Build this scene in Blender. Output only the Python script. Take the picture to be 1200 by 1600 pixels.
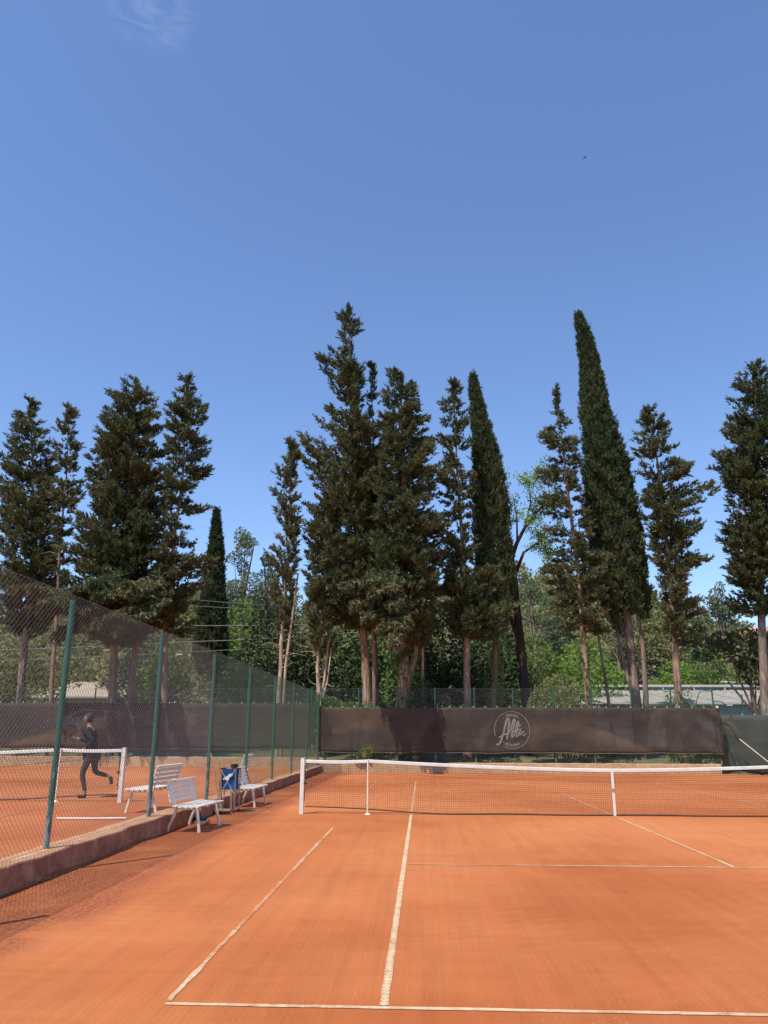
import bpy, bmesh, math, random
import numpy as np
from mathutils import Vector, Matrix

for o in list(bpy.data.objects):
    bpy.data.objects.remove(o)
SC = bpy.context.scene
COL = SC.collection
R = math.radians

# ------------------------------------------------------------------ camera
cam_d = bpy.data.cameras.new('camera'); cam = bpy.data.objects.new('camera', cam_d); COL.objects.link(cam)
cam_d.sensor_fit = 'VERTICAL'; cam_d.sensor_height = 36.0; cam_d.sensor_width = 27.0
cam_d.lens = 27.706; cam_d.clip_start = 0.05; cam_d.clip_end = 3000
yaw, pitch, roll = -0.0468, 0.2740, 0.0030
f = Vector((math.sin(yaw)*math.cos(pitch), math.cos(yaw)*math.cos(pitch), math.sin(pitch)))
r = Vector((math.cos(yaw), -math.sin(yaw), 0)); u = r.cross(f)
r2 = r*math.cos(roll)+u*math.sin(roll); u2 = u*math.cos(roll)-r*math.sin(roll)
M = Matrix((r2, u2, -f)).transposed().to_4x4(); M.translation = Vector((-3.8977, -17.2971, 1.6041))
cam.matrix_world = M
SC.camera = cam

# ------------------------------------------------------------------ sky, sun, exposure
SUN = Vector((-0.2872, -0.3865, 0.8763)).normalized()      # towards the sun: behind and left of the camera
SUN_EL = math.asin(SUN.z)
world = bpy.data.worlds.new('World'); SC.world = world; world.use_nodes = True
nt = world.node_tree; nt.nodes.clear()
wo = nt.nodes.new('ShaderNodeOutputWorld'); bg = nt.nodes.new('ShaderNodeBackground'); sky = nt.nodes.new('ShaderNodeTexSky')
sky.sky_type = 'NISHITA'; sky.sun_disc = False
sky.sun_elevation = SUN_EL; sky.sun_rotation = math.atan2(SUN.x, SUN.y)
sky.altitude = 100; sky.air_density = 1.0; sky.dust_density = 0.4; sky.ozone_density = 5.2
bg.inputs['Strength'].default_value = 0.15
hs = nt.nodes.new('ShaderNodeHueSaturation'); hs.inputs['Saturation'].default_value = 1.03; hs.inputs['Hue'].default_value = 0.505
nt.links.new(sky.outputs[0], hs.inputs['Color'])
wc = nt.nodes.new('ShaderNodeTexCoord')
wdir = (f*1231.0+r2*(238-600)+u2*(800-8)).normalized()
dt = nt.nodes.new('ShaderNodeVectorMath'); dt.operation = 'DOT_PRODUCT'; dt.inputs[1].default_value = wdir; nt.links.new(wc.outputs['Generated'], dt.inputs[0])
wm = nt.nodes.new('ShaderNodeMapRange'); wm.interpolation_type = 'SMOOTHSTEP'; wm.inputs['From Min'].default_value = math.cos(R(3.0)); wm.inputs['From Max'].default_value = 1.0; nt.links.new(dt.outputs['Value'], wm.inputs['Value'])
wp = nt.nodes.new('ShaderNodeMapping'); wp.inputs['Scale'].default_value = (14, 14, 40); nt.links.new(wc.outputs['Generated'], wp.inputs['Vector'])
wn_ = nt.nodes.new('ShaderNodeTexNoise'); wn_.inputs['Scale'].default_value = 1.6; wn_.inputs['Detail'].default_value = 6; wn_.inputs['Distortion'].default_value = 1.2; nt.links.new(wp.outputs[0], wn_.inputs['Vector'])
wr_ = nt.nodes.new('ShaderNodeMapRange'); wr_.inputs['From Min'].default_value = 0.42; wr_.inputs['From Max'].default_value = 0.75; nt.links.new(wn_.outputs['Fac'], wr_.inputs['Value'])
wx_ = nt.nodes.new('ShaderNodeMath'); wx_.operation = 'MULTIPLY'; nt.links.new(wm.outputs[0], wx_.inputs[0]); nt.links.new(wr_.outputs[0], wx_.inputs[1])
wx2 = nt.nodes.new('ShaderNodeMath'); wx2.operation = 'MULTIPLY'; wx2.inputs[1].default_value = 0.3; nt.links.new(wx_.outputs[0], wx2.inputs[0])
wmx = nt.nodes.new('ShaderNodeMixRGB'); wmx.inputs[2].default_value = (2.6, 3.2, 4.2, 1); nt.links.new(wx2.outputs[0], wmx.inputs[0]); nt.links.new(hs.outputs[0], wmx.inputs[1])
nt.links.new(wmx.outputs[0], bg.inputs[0]); nt.links.new(bg.outputs[0], wo.inputs[0])
sd = bpy.data.lights.new('sun', 'SUN'); sun = bpy.data.objects.new('sun', sd); COL.objects.link(sun)
sd.energy = 4.2; sd.angle = R(0.53); sd.color = (1.0, 0.95, 0.87)
sun.rotation_euler = SUN.to_track_quat('Z', 'Y').to_euler()
SC.view_settings.view_transform = 'Standard'; SC.view_settings.look = 'None'
SC.view_settings.exposure = 0.48; SC.view_settings.gamma = 1.0
SC.view_settings.use_curve_mapping = False

# ------------------------------------------------------------------ helpers
def tag(o, label=None, cat=None, group=None, kind=None):
    if label: o['label'] = label
    if cat: o['category'] = cat
    if group: o['group'] = group
    if kind: o['kind'] = kind
    return o

def empty(name, loc=(0, 0, 0), rz=0.0):
    o = bpy.data.objects.new(name, None); COL.objects.link(o)
    o.location = loc; o.rotation_euler = (0, 0, rz); o.empty_display_size = 0.2
    return o

class MB:
    def __init__(s): s.v = []; s.f = []; s.sm = []
    def add(s, vs, fs, smooth=False):
        n = len(s.v); s.v += [tuple(p) for p in vs]; s.f += [tuple(i+n for i in q) for q in fs]; s.sm += [smooth]*len(fs)
        return s
    def box(s, c, d, rot=None, bev=0.0):
        hx, hy, hz = d[0]/2, d[1]/2, d[2]/2
        c = Vector(c)
        if bev <= 0:
            P = [Vector((a*hx, b*hy, e*hz)) for e in (-1, 1) for b in (-1, 1) for a in (-1, 1)]
            F = [(0, 2, 3, 1), (4, 5, 7, 6), (0, 1, 5, 4), (2, 6, 7, 3), (0, 4, 6, 2), (1, 3, 7, 5)]
        else:   # bevel the four long edges (longest axis kept straight)
            ax = max(range(3), key=lambda i: d[i]); o = [i for i in range(3) if i != ax]
            h = [hx, hy, hz]; A, B = h[o[0]], h[o[1]]
            ring = [(A-bev, -B), (A, -B+bev), (A, B-bev), (A-bev, B), (-A+bev, B), (-A, B-bev), (-A, -B+bev), (-A+bev, -B)]
            P = []
            for e in (-1, 1):
                for a, b in ring:
                    q = [0, 0, 0]; q[ax] = e*h[ax]; q[o[0]] = a; q[o[1]] = b; P.append(Vector(q))
            F = [(i, (i+1) % 8, 8+(i+1) % 8, 8+i) for i in range(8)]+[tuple(range(7, -1, -1)), tuple(range(8, 16))]
        if rot is not None: P = [rot @ p for p in P]
        return s.add([p+c for p in P], F)
    def bar(s, a, b, w, t, bev=0.0, up=(0, 0, 1)):
        a, b = Vector(a), Vector(b); z = (b-a); L = z.length; z.normalize()
        x = Vector(up).cross(z)
        if x.length < 1e-4: x = Vector((1, 0, 0))
        x.normalize(); y = z.cross(x)
        return s.box((a+b)/2, (w, t, L), Matrix((x, y, z)).transposed(), bev)
    def tube(s, pts, rad, n=8, cap=True, smooth=True):
        pts = [Vector(p) for p in pts]; k = len(pts)
        if not hasattr(rad, '__len__'): rad = [rad]*k
        V = []; prev = None
        for i, p in enumerate(pts):
            d = (pts[min(i+1, k-1)]-pts[max(i-1, 0)]).normalized()
            if prev is None:
                x = d.cross(Vector((0, 0, 1)) if abs(d.z) < 0.9 else Vector((1, 0, 0))).normalized()
            else:
                x = (prev-d*prev.dot(d)).normalized()
            prev = x; y = d.cross(x)
            for j in range(n):
                a = 2*math.pi*j/n; V.append(p+(x*math.cos(a)+y*math.sin(a))*rad[i])
        F = [(i*n+j, i*n+(j+1) % n, (i+1)*n+(j+1) % n, (i+1)*n+j) for i in range(k-1) for j in range(n)]
        s.add(V, F, smooth)
        if cap:
            s.add(V[:n], [tuple(range(n-1, -1, -1))]); s.add(V[-n:], [tuple(range(n))])
        return s
    def mesh(s, name):
        me = bpy.data.meshes.new(name); me.from_pydata(s.v, [], s.f)
        me.polygons.foreach_set('use_smooth', s.sm); me.update(); return me
    def build(s, name, mat, parent=None):
        return link(name, s.mesh(name), mat, parent)

def link(name, me, mat, parent=None):
    o = bpy.data.objects.new(name, me); COL.objects.link(o)
    if mat is not None and not me.materials: me.materials.append(mat)
    if parent is not None: o.parent = parent
    return o

def np_mesh(name, V, faces_n, tint=None):
    """V (n*k,3) of n faces with k own vertices each."""
    k = faces_n; n = len(V)//k
    me = bpy.data.meshes.new(name)
    me.vertices.add(n*k); me.vertices.foreach_set('co', np.asarray(V, np.float32).ravel())
    me.loops.add(n*k); me.loops.foreach_set('vertex_index', np.arange(n*k, dtype=np.int32))
    me.polygons.add(n); me.polygons.foreach_set('loop_start', np.arange(0, n*k, k, dtype=np.int32))
    me.polygons.foreach_set('loop_total', np.full(n, k, np.int32))
    if tint is not None:
        at = me.attributes.new('tint', 'FLOAT', 'POINT'); at.data.foreach_set('value', np.repeat(np.asarray(tint, np.float32), k))
    me.update(calc_edges=True); return me

def copy_tree(o, parent=None):
    c = o.copy(); COL.objects.link(c); c.parent = parent
    for ch in list(o.children): copy_tree(ch, c)
    return c

# ------------------------------------------------------------------ materials
class NT:
    def __init__(s, name, rough=0.7, spec=0.3, metal=0.0):
        s.m = bpy.data.materials.new(name); s.m.use_nodes = True
        s.t = s.m.node_tree; s.b = s.t.nodes['Principled BSDF']; s.out = s.t.nodes['Material Output']
        s.b.inputs['Roughness'].default_value = rough; s.b.inputs['Metallic'].default_value = metal
        s.b.inputs['Specular IOR Level'].default_value = spec
        s.tc = None
    def n(s, kind, **kw):
        q = s.t.nodes.new('ShaderNode'+kind)
        for k, v in kw.items():
            if k in q.inputs: q.inputs[k].default_value = v
            else: setattr(q, k, v)
        return q
    def l(s, a, b): s.t.links.new(a, b)
    def co(s):
        if s.tc is None: s.tc = s.n('TexCoord')
        return s.tc.outputs['Object']
    def geo(s):
        return s.n('NewGeometry').outputs['Position']
    def scaled(s, vec, sc):
        m = s.n('Mapping'); m.inputs['Scale'].default_value = sc; s.l(vec, m.inputs['Vector']); return m.outputs[0]
    def noise(s, vec, scale, detail=4, rough=0.55, dist=0.0):
        q = s.n('TexNoise', Scale=scale, Detail=detail, Roughness=rough, Distortion=dist); s.l(vec, q.inputs['Vector']); return q.outputs['Fac']
    def ramp(s, fac, stops):
        q = s.n('ValToRGB'); e = q.color_ramp.elements
        while len(e) < len(stops): e.new(0.5)
        for i, (p, c) in enumerate(stops):
            e[i].position = p; e[i].color = (c[0], c[1], c[2], 1) if hasattr(c, '__len__') else (c, c, c, 1)
        s.l(fac, q.inputs['Fac']); return q.outputs['Color']
    def mix(s, fac, a, b, mode='MIX'):
        q = s.n('MixRGB', blend_type=mode)
        for i, x in enumerate((fac, a, b)):
            if hasattr(x, 'is_linked') or hasattr(x, 'links'): s.l(x, q.inputs[i])
            elif i == 0: q.inputs[0].default_value = x
            else: q.inputs[i].default_value = (x[0], x[1], x[2], 1)
        return q.outputs[0]
    def math(s, op, a, b=0.0, c=None, clamp=False):
        q = s.n('Math', operation=op, use_clamp=clamp)
        for i, x in enumerate((a, b) if c is None else (a, b, c)):
            if hasattr(x, 'links'): s.l(x, q.inputs[i])
            else: q.inputs[i].default_value = x
        return q.outputs[0]
    def base(s, c):
        if hasattr(c, 'links'): s.l(c, s.b.inputs['Base Color'])
        else: s.b.inputs['Base Color'].default_value = (c[0], c[1], c[2], 1)
        return s
    def bump(s, h, strength=0.3, dist=0.02):
        q = s.n('Bump', Strength=strength, Distance=dist); s.l(h, q.inputs['Height']); s.l(q.outputs[0], s.b.inputs['Normal']); return s

CLAY = (0.432, 0.138, 0.046)
def clay_nodes(k, vec):
    big = k.noise(vec, 0.16, 5, 0.6)
    streak = k.noise(k.scaled(vec, (5.5, 0.18, 1)), 1.6, 5, 0.65)
    fine = k.noise(vec, 62, 4, 0.8)
    c = k.ramp(big, [(0.36, (0.352, 0.098, 0.029)), (0.5, CLAY), (0.64, (0.490, 0.172, 0.062))])
    st = k.ramp(streak, [(0.3, 0.80), (0.5, 0.98), (0.7, 1.10)])
    c = k.mix(0.55, c, st, 'MULTIPLY')
    fn = k.ramp(fine, [(0.25, 0.70), (0.5, 1.0), (0.78, 1.22)])
    c = k.mix(0.8, c, fn, 'MULTIPLY')
    return c, streak, fine

def make_clay(name, strip=None, arcs=False):
    k = NT(name, 0.92, 0.15); p = k.geo()
    c, streak, fine = clay_nodes(k, p)
    # cross-court drag-mat sweeps
    sw = k.noise(k.scaled(p, (0.22, 4.5, 1)), 1.0, 4, 0.6, 0.6)
    c = k.mix(0.30, c, k.ramp(sw, [(0.35, 0.86), (0.55, 1.0), (0.75, 1.08)]), 'MULTIPLY')
    if arcs:
        rg = k.n('TexWave', wave_type='RINGS', rings_direction='Z', Scale=1.6, Distortion=5.0, Detail=3.0)
        rg.inputs['Detail Scale'].default_value = 0.6
        mp = k.n('Mapping'); mp.inputs['Location'].default_value = (6.5, 2.0, 0); k.l(p, mp.inputs['Vector']); k.l(mp.outputs[0], rg.inputs['Vector'])
        mask = k.ramp(k.noise(p, 0.35, 2), [(0.45, 0.0), (0.62, 1.0)])
        c = k.mix(k.math('MULTIPLY', mask, 0.25), c, k.mix(1.0, c, k.ramp(rg.outputs['Fac'], [(0.2, 0.86), (0.8, 1.08)]), 'MULTIPLY'))
    # ball marks and scuffs
    bv = k.n('TexVoronoi', Scale=0.9); k.l(k.scaled(p, (1.0, 0.7, 1)), bv.inputs['Vector'])
    wob2 = k.math('MULTIPLY', k.noise(p, 9, 3), 0.05)
    bm = k.math('LESS_THAN', k.math('ADD', bv.outputs['Distance'], wob2), 0.075)
    scf = k.ramp(k.noise(k.scaled(p, (1.6, 0.55, 1)), 2.2, 6, 0.75, 0.8), [(0.60, 0), (0.70, 1)])
    c = k.mix(k.math('MULTIPLY', k.math('MAXIMUM', k.math('MULTIPLY', bm, 1.0), scf), 0.26), c, (0.27, 0.074, 0.026))
    bw = k.n('TexWave', wave_type='BANDS', bands_direction='X', Scale=7.0, Distortion=3.5, Detail=2.0)
    bw.inputs['Detail Scale'].default_value = 0.35; k.l(k.scaled(p, (1, 0.22, 1)), bw.inputs['Vector'])
    bmask = k.ramp(k.noise(p, 0.45, 3), [(0.42, 0.15), (0.62, 1.0)])
    c = k.mix(k.math('MULTIPLY', bmask, 0.20), c, k.mix(1.0, c, k.ramp(bw.outputs['Fac'], [(0.1, 0.84), (0.9, 1.10)]), 'MULTIPLY'))
    # pale grit specks and dark crumbs
    v = k.n('TexVoronoi', Scale=16.0); k.l(p, v.inputs['Vector'])
    sp = k.math('LESS_THAN', v.outputs['Distance'], 0.09)
    gate = k.ramp(k.noise(p, 2.3, 2), [(0.48, 0), (0.6, 1)])
    c = k.mix(k.math('MULTIPLY', k.math('MULTIPLY', sp, gate), 0.55), c, (0.64, 0.41, 0.26))
    h = k.math('ADD', k.math('ADD', k.math('MULTIPLY', streak, 0.6), fine), k.math('ADD', k.math('MULTIPLY', scf, 0.5), k.math('MULTIPLY', k.math('MULTIPLY', bw.outputs['Fac'], bmask), 0.18)))
    if strip is not None:
        sx = k.n('SeparateXYZ'); k.l(p, sx.inputs[0])
        wob = k.math('MULTIPLY', k.math('SUBTRACT', k.noise(p, 0.6, 4), 0.5), 0.9)
        xx = k.math('ADD', sx.outputs['X'], wob)
        m = k.n('MapRange'); m.inputs['From Min'].default_value = strip[0]; m.inputs['From Max'].default_value = strip[1]
        m.inputs['To Min'].default_value = 1; m.inputs['To Max'].default_value = 0; k.l(xx, m.inputs['Value'])
        grit = k.noise(p, 22, 4, 0.75)
        rough_c = k.ramp(grit, [(0.34, (0.15, 0.042, 0.020)), (0.5, (0.285, 0.083, 0.034)), (0.66, (0.42, 0.145, 0.058))])
        patch = k.ramp(k.noise(p, 1.1, 3), [(0.48, 1.0), (0.66, 0.35)])
        mk = k.math('MULTIPLY', k.math('MULTIPLY', m.outputs[0], patch), 0.95, clamp=True)
        c = k.mix(mk, c, rough_c)
        h = k.math('ADD', h, k.math('MULTIPLY', k.math('MULTIPLY', grit, mk), 3.0))
    k.base(c); k.bump(h, 0.35, 0.012)
    return k.m

def make_line(name, cover, nails=None):
    k = NT(name, 0.75, 0.25); p = k.geo()
    c, streak, fine = clay_nodes(k, p)
    w = k.ramp(k.noise(p, 9, 4, 0.7), [(0.3, (0.43, 0.28, 0.15)), (0.6, (0.57, 0.43, 0.27))])
    d = k.math('ADD', k.math('MULTIPLY', k.noise(p, 14, 5, 0.75), 0.6), k.math('MULTIPLY', k.noise(p, 1.2, 3), 0.4))
    m = k.ramp(d, [(cover-0.10, 0), (cover+0.07, 1)])
    col = k.mix(m, w, c)
    if nails:
        sx = k.n('SeparateXYZ'); k.l(p, sx.inputs[0])
        yy = k.math('FRACT', k.math('MULTIPLY', sx.outputs['Y'], 14.0))
        a = k.math('LESS_THAN', yy, 0.32)
        q = k.math('ABSOLUTE', k.math('SUBTRACT', sx.outputs['X'], nails[0]))
        b = k.math('MULTIPLY', k.math('GREATER_THAN', q, 0.014), k.math('LESS_THAN', q, 0.026))
        far = k.math('LESS_THAN', sx.outputs['Y'], nails[1])
        col = k.mix(k.math('MULTIPLY', k.math('MULTIPLY', k.math('MULTIPLY', a, b), far), 0.75), col, (0.25, 0.10, 0.05))
    k.base(col); k.bump(fine, 0.3, 0.006)
    return k.m

def make_plain(name, c1, c2, scale=6, rough=0.6, spec=0.3, metal=0.0, bump=0.15, c3=None):
    k = NT(name, rough, spec, metal); v = k.co(); n = k.noise(v, scale, 5, 0.65)
    st = [(0.3, c1), (0.7, c2)] if c3 is None else [(0.3, c1), (0.55, c2), (0.72, c3)]
    k.base(k.ramp(n, st)); k.bump(n, bump, 0.01); return k.m

def make_leaf(name, stops, trans=0.18, rough=0.65, spec=0.2):
    k = NT(name, rough, spec)
    a = k.n('Attribute', attribute_name='tint')
    c = k.ramp(a.outputs['Fac'], stops); k.base(c)
    t = k.n('BsdfTranslucent'); k.l(c, t.inputs['Color'])
    mx = k.n('MixShader'); mx.inputs[0].default_value = trans
    k.l(k.b.outputs[0], mx.inputs[1]); k.l(t.outputs[0], mx.inputs[2]); k.l(mx.outputs[0], k.out.inputs[0])
    return k.m

def make_bark(name, c1, c2, c3):
    k = NT(name, 0.9, 0.1); p = k.geo()
    n = k.noise(k.scaled(p, (9, 9, 1.1)), 1.4, 5, 0.7); n2 = k.noise(p, 0.9, 3)
    c = k.ramp(n, [(0.3, c1), (0.52, c2), (0.7, c3)])
    c = k.mix(0.6, c, k.ramp(n2, [(0.35, 0.7), (0.65, 1.15)]), 'MULTIPLY')
    k.base(c); k.bump(n, 0.8, 0.03); return k.m

def make_concrete(name, top, side):
    k = NT(name, 0.9, 0.15); p = k.geo()
    n = k.noise(k.scaled(p, (1.3, 1.3, 1.6)), 2.6, 7, 0.72, 0.4); st = k.noise(k.scaled(p, (7, 7, 0.35)), 2.0, 5, 0.7)
    c = k.ramp(n, [(0.3, side[0]), (0.52, side[1]), (0.72, side[2])])
    c = k.mix(0.45, c, k.ramp(st, [(0.35, 0.72), (0.6, 1.08)]), 'MULTIPLY')
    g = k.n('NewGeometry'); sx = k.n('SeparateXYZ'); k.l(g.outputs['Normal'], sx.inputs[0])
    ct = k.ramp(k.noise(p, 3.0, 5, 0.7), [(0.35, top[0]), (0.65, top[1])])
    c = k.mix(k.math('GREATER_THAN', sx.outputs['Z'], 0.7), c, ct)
    k.base(c); k.bump(n, 0.5, 0.02); return k.m

def make_screen(name, c1, c2, dust, transp, dust_amt=0.5, stain=None):
    k = NT(name, 0.85, 0.1); p = k.geo()
    n = k.noise(k.scaled(p, (0.5, 1, 2.2)), 1.3, 5, 0.65)
    weave = k.noise(k.scaled(p, (2, 1, 60)), 3.0, 2)
    c = k.ramp(n, [(0.3, c1), (0.7, c2)])
    c = k.mix(0.5, c, k.ramp(weave, [(0.35, 0.8), (0.65, 1.15)]), 'MULTIPLY')
    d = k.noise(p, 0.32, 5, 0.6, 1.5); d = k.ramp(d, [(0.5, 0), (0.68, 1)])
    c = k.mix(k.math('MULTIPLY', d, dust_amt), c, dust)
    if stain:      # clay dust thrown up against the cloth
        sx = k.n('SeparateXYZ'); k.l(p, sx.inputs[0])
        e = k.math('SUBTRACT', k.math('ADD', stain[2], k.math('MULTIPLY', k.math('SUBTRACT', sx.outputs['X'], stain[0]), stain[3])), sx.outputs['Z'])
        e = k.math('ADD', e, k.math('MULTIPLY', k.math('SUBTRACT', k.noise(p, 2.2, 4), 0.5), 0.5))
        m1 = k.ramp(e, [(0.0, 0), (0.18, 1), (0.85, 0.25)])
        mid = (stain[0]+stain[1])/2; half = (stain[1]-stain[0])/2
        m2 = k.math('SUBTRACT', 1.0, k.math('POWER', k.math('MINIMUM', k.math('ABSOLUTE', k.math('DIVIDE', k.math('SUBTRACT', sx.outputs['X'], mid), half)), 1.0), 3.0))
        mm = k.math('MULTIPLY', k.math('MULTIPLY', m1, m2), k.ramp(k.noise(p, 3.0, 5, 0.7), [(0.3, 0.3), (0.7, 1.0)]))
        c = k.mix(k.math('MULTIPLY', mm, 0.95), c, dust)
    # dry scuffs
    sc = k.noise(k.scaled(p, (1.2, 1, 9)), 2.0, 6, 0.75); sc = k.ramp(sc, [(0.70, 0), (0.76, 1)])
    c = k.mix(k.math('MULTIPLY', sc, 0.3), c, (0.34, 0.30, 0.27))
    k.base(c); k.bump(n, 0.15, 0.02)
    tr = k.n('BsdfTransparent'); mx = k.n('MixShader'); mx.inputs[0].default_value = transp
    k.l(k.b.outputs[0], mx.inputs[1]); k.l(tr.outputs[0], mx.inputs[2]); k.l(mx.outputs[0], k.out.inputs[0])
    return k.m

def make_post(name):
    k = NT(name, 0.45, 0.4); p = k.geo()
    n = k.noise(k.scaled(p, (14, 14, 3)), 2.0, 5, 0.7)
    c = k.ramp(k.noise(p, 7, 3), [(0.3, (0.008, 0.075, 0.05)), (0.7, (0.016, 0.115, 0.078))])
    sx = k.n('SeparateXYZ'); k.l(p, sx.inputs[0])
    low = k.n('MapRange'); low.inputs['From Min'].default_value = 1.5; low.inputs['From Max'].default_value = 0.3; k.l(sx.outputs['Z'], low.inputs['Value'])
    w = k.math('GREATER_THAN', k.math('ADD', n, k.math('MULTIPLY', low.outputs[0], 0.22)), 0.68)
    c = k.mix(k.math('MULTIPLY', w, 0.85), c, (0.20, 0.25, 0.26))
    k.base(c); return k.m

def make_post_plain(name):
    return make_plain(name, (0.008, 0.075, 0.05), (0.016, 0.115, 0.078), 7, 0.45, 0.4)

m_clay = make_clay('clay', strip=(-7.12, -6.75), arcs=True)
m_clay_l = make_clay('clay_neighbour')
m_line_a = make_line('line_clean', 0.60, (-4.145, -8.7))
m_line_b = make_line('line_dusty', 0.53)
m_line_c = make_line('line_faint', 0.51)
m_line_e = make_line('line_trace', 0.40)
m_line_d = make_line('line_very_faint', 0.47)
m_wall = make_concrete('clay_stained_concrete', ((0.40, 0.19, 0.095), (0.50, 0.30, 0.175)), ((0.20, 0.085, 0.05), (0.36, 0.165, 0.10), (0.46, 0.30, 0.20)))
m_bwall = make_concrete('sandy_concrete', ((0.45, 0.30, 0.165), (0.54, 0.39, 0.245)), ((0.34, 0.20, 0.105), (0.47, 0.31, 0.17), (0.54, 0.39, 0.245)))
m_post = make_post('green_paint_worn')
m_wire = make_plain('galvanised_wire', (0.085, 0.092, 0.088), (0.14, 0.147, 0.142), 30, 0.32, 0.8, 0.0, 0)
m_wire_g = make_plain('green_coated_wire', (0.035, 0.085, 0.062), (0.065, 0.12, 0.09), 30, 0.4, 0.5, 0.0, 0)
m_white = make_plain('white_paint', (0.58, 0.55, 0.48), (0.72, 0.70, 0.64), 5, 0.45, 0.4, 0, 0.05)
m_dirty = make_plain('white_paint_clay_dusted', (0.55, 0.40, 0.26), (0.74, 0.66, 0.52), 9, 0.6, 0.3, 0, 0.1, (0.80, 0.76, 0.68))
m_slat = make_plain('white_plastic', (0.70, 0.64, 0.55), (0.82, 0.77, 0.68), 4, 0.42, 0.45, 0, 0.04)
m_leg = make_plain('cream_plastic', (0.60, 0.46, 0.33), (0.78, 0.72, 0.60), 7, 0.5, 0.4, 0, 0.08)
m_net = make_plain('black_net_cord', (0.012, 0.012, 0.013), (0.03, 0.03, 0.032), 12, 0.8, 0.2)
m_metal = make_plain('grey_metal', (0.22, 0.22, 0.23), (0.42, 0.42, 0.43), 14, 0.4, 0.5, 0.7)
m_black = make_plain('black_plastic', (0.012, 0.012, 0.013), (0.03, 0.03, 0.03), 10, 0.5, 0.4)
m_blue = make_plain('blue_fabric', (0.010, 0.055, 0.17), (0.02, 0.09, 0.25), 6, 0.8, 0.2)
m_wood = make_plain('weathered_wood', (0.26, 0.15, 0.08), (0.46, 0.30, 0.18), 8, 0.8, 0.2, 0, 0.3)
m_pole = make_plain('pole_wood', (0.28, 0.17, 0.10), (0.42, 0.28, 0.17), 5, 0.85, 0.1, 0, 0.3)
m_conc_pole = make_plain('grey_concrete_pole', (0.16, 0.16, 0.15), (0.26, 0.26, 0.24), 5, 0.85, 0.1)
m_scr = make_screen('brown_shade_cloth', (0.050, 0.040, 0.034), (0.080, 0.064, 0.053), (0.165, 0.110, 0.070), 0.30, 0.5, (2.5, 6.6, 2.3, -0.36))
m_scr_l = make_screen('brown_shade_cloth_old', (0.054, 0.045, 0.038), (0.080, 0.067, 0.056), (0.18, 0.11, 0.065), 0.22, 0.4, (-23.5, -17.5, 0.85, 0.28))
m_scr_g = make_screen('dark_green_shade_cloth', (0.055, 0.062, 0.050), (0.085, 0.090, 0.072), (0.16, 0.10, 0.06), 0.16, 0.5)
m_terrain = make_plain('earth_and_grass', (0.055, 0.065, 0.025), (0.11, 0.105, 0.05), 0.8, 0.95, 0.1, 0, 0.4, (0.20, 0.15, 0.09))
m_leaf_con = make_leaf('cypress_sprays', [(0.0, (0.050, 0.070, 0.028)), (0.45, (0.100, 0.112, 0.046)), (0.75, (0.150, 0.135, 0.060)), (1.0, (0.185, 0.140, 0.070))], 0.2)
m_leaf_col = make_leaf('column_cypress_sprays', [(0.0, (0.036, 0.058, 0.024)), (0.55, (0.088, 0.112, 0.044)), (1.0, (0.165, 0.135, 0.065))], 0.2)
m_leaf_brt = make_leaf('spring_leaves', [(0.0, (0.13, 0.22, 0.035)), (0.6, (0.21, 0.33, 0.055)), (1.0, (0.31, 0.43, 0.09))], 0.4)
m_leaf_grn = make_leaf('green_leaves', [(0.0, (0.080, 0.140, 0.032)), (0.6, (0.150, 0.225, 0.052)), (1.0, (0.25, 0.32, 0.09))], 0.38)
m_leaf_dk = make_leaf('dark_evergreen_leaves', [(0.0, (0.030, 0.050, 0.020)), (0.6, (0.060, 0.082, 0.036)), (1.0, (0.110, 0.125, 0.058))], 0.2)
m_leaf_olv = make_leaf('olive_leaves', [(0.0, (0.125, 0.140, 0.052)), (0.6, (0.220, 0.225, 0.090)), (1.0, (0.32, 0.29, 0.135))], 0.35)
m_leaf_pin = make_leaf('pine_needles', [(0.0, (0.11, 0.135, 0.065)), (0.6, (0.18, 0.20, 0.10)), (1.0, (0.26, 0.27, 0.15))], 0.35)
m_bark_r = make_bark('red_brown_bark', (0.12, 0.07, 0.045), (0.29, 0.185, 0.125), (0.50, 0.36, 0.26))
m_bark_g = make_bark('grey_brown_bark', (0.09, 0.065, 0.05), (0.23, 0.165, 0.125), (0.40, 0.30, 0.235))
m_bark_p = make_bark('pale_stripped_bark', (0.22, 0.15, 0.10), (0.42, 0.31, 0.22), (0.60, 0.48, 0.36))
m_bark_d = make_bark('dark_bark', (0.025, 0.018, 0.014), (0.05, 0.037, 0.028), (0.09, 0.07, 0.055))

# ------------------------------------------------------------------ the setting: terrain and courts
def smooth(a, b, x):
    t = min(1, max(0, (x-a)/(b-a))); return t*t*(3-2*t)

def height(x, y):
    h = -0.12
    h += 0.45*smooth(18.35, 19.2, y)
    h += 1.15*smooth(19, 31, y)*(1-0.55*smooth(2, 8, x)) + 0.9*smooth(31, 40, y)
    ridge = 13.0+2.0*math.sin(x*0.05+1.0)+1.5*math.sin(x*0.13)
    ridge *= 1-0.42*smooth(18, 45, x)
    h += ridge*smooth(42, 92, y)
    h += 6*smooth(90, 240, y)
    return h

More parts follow.
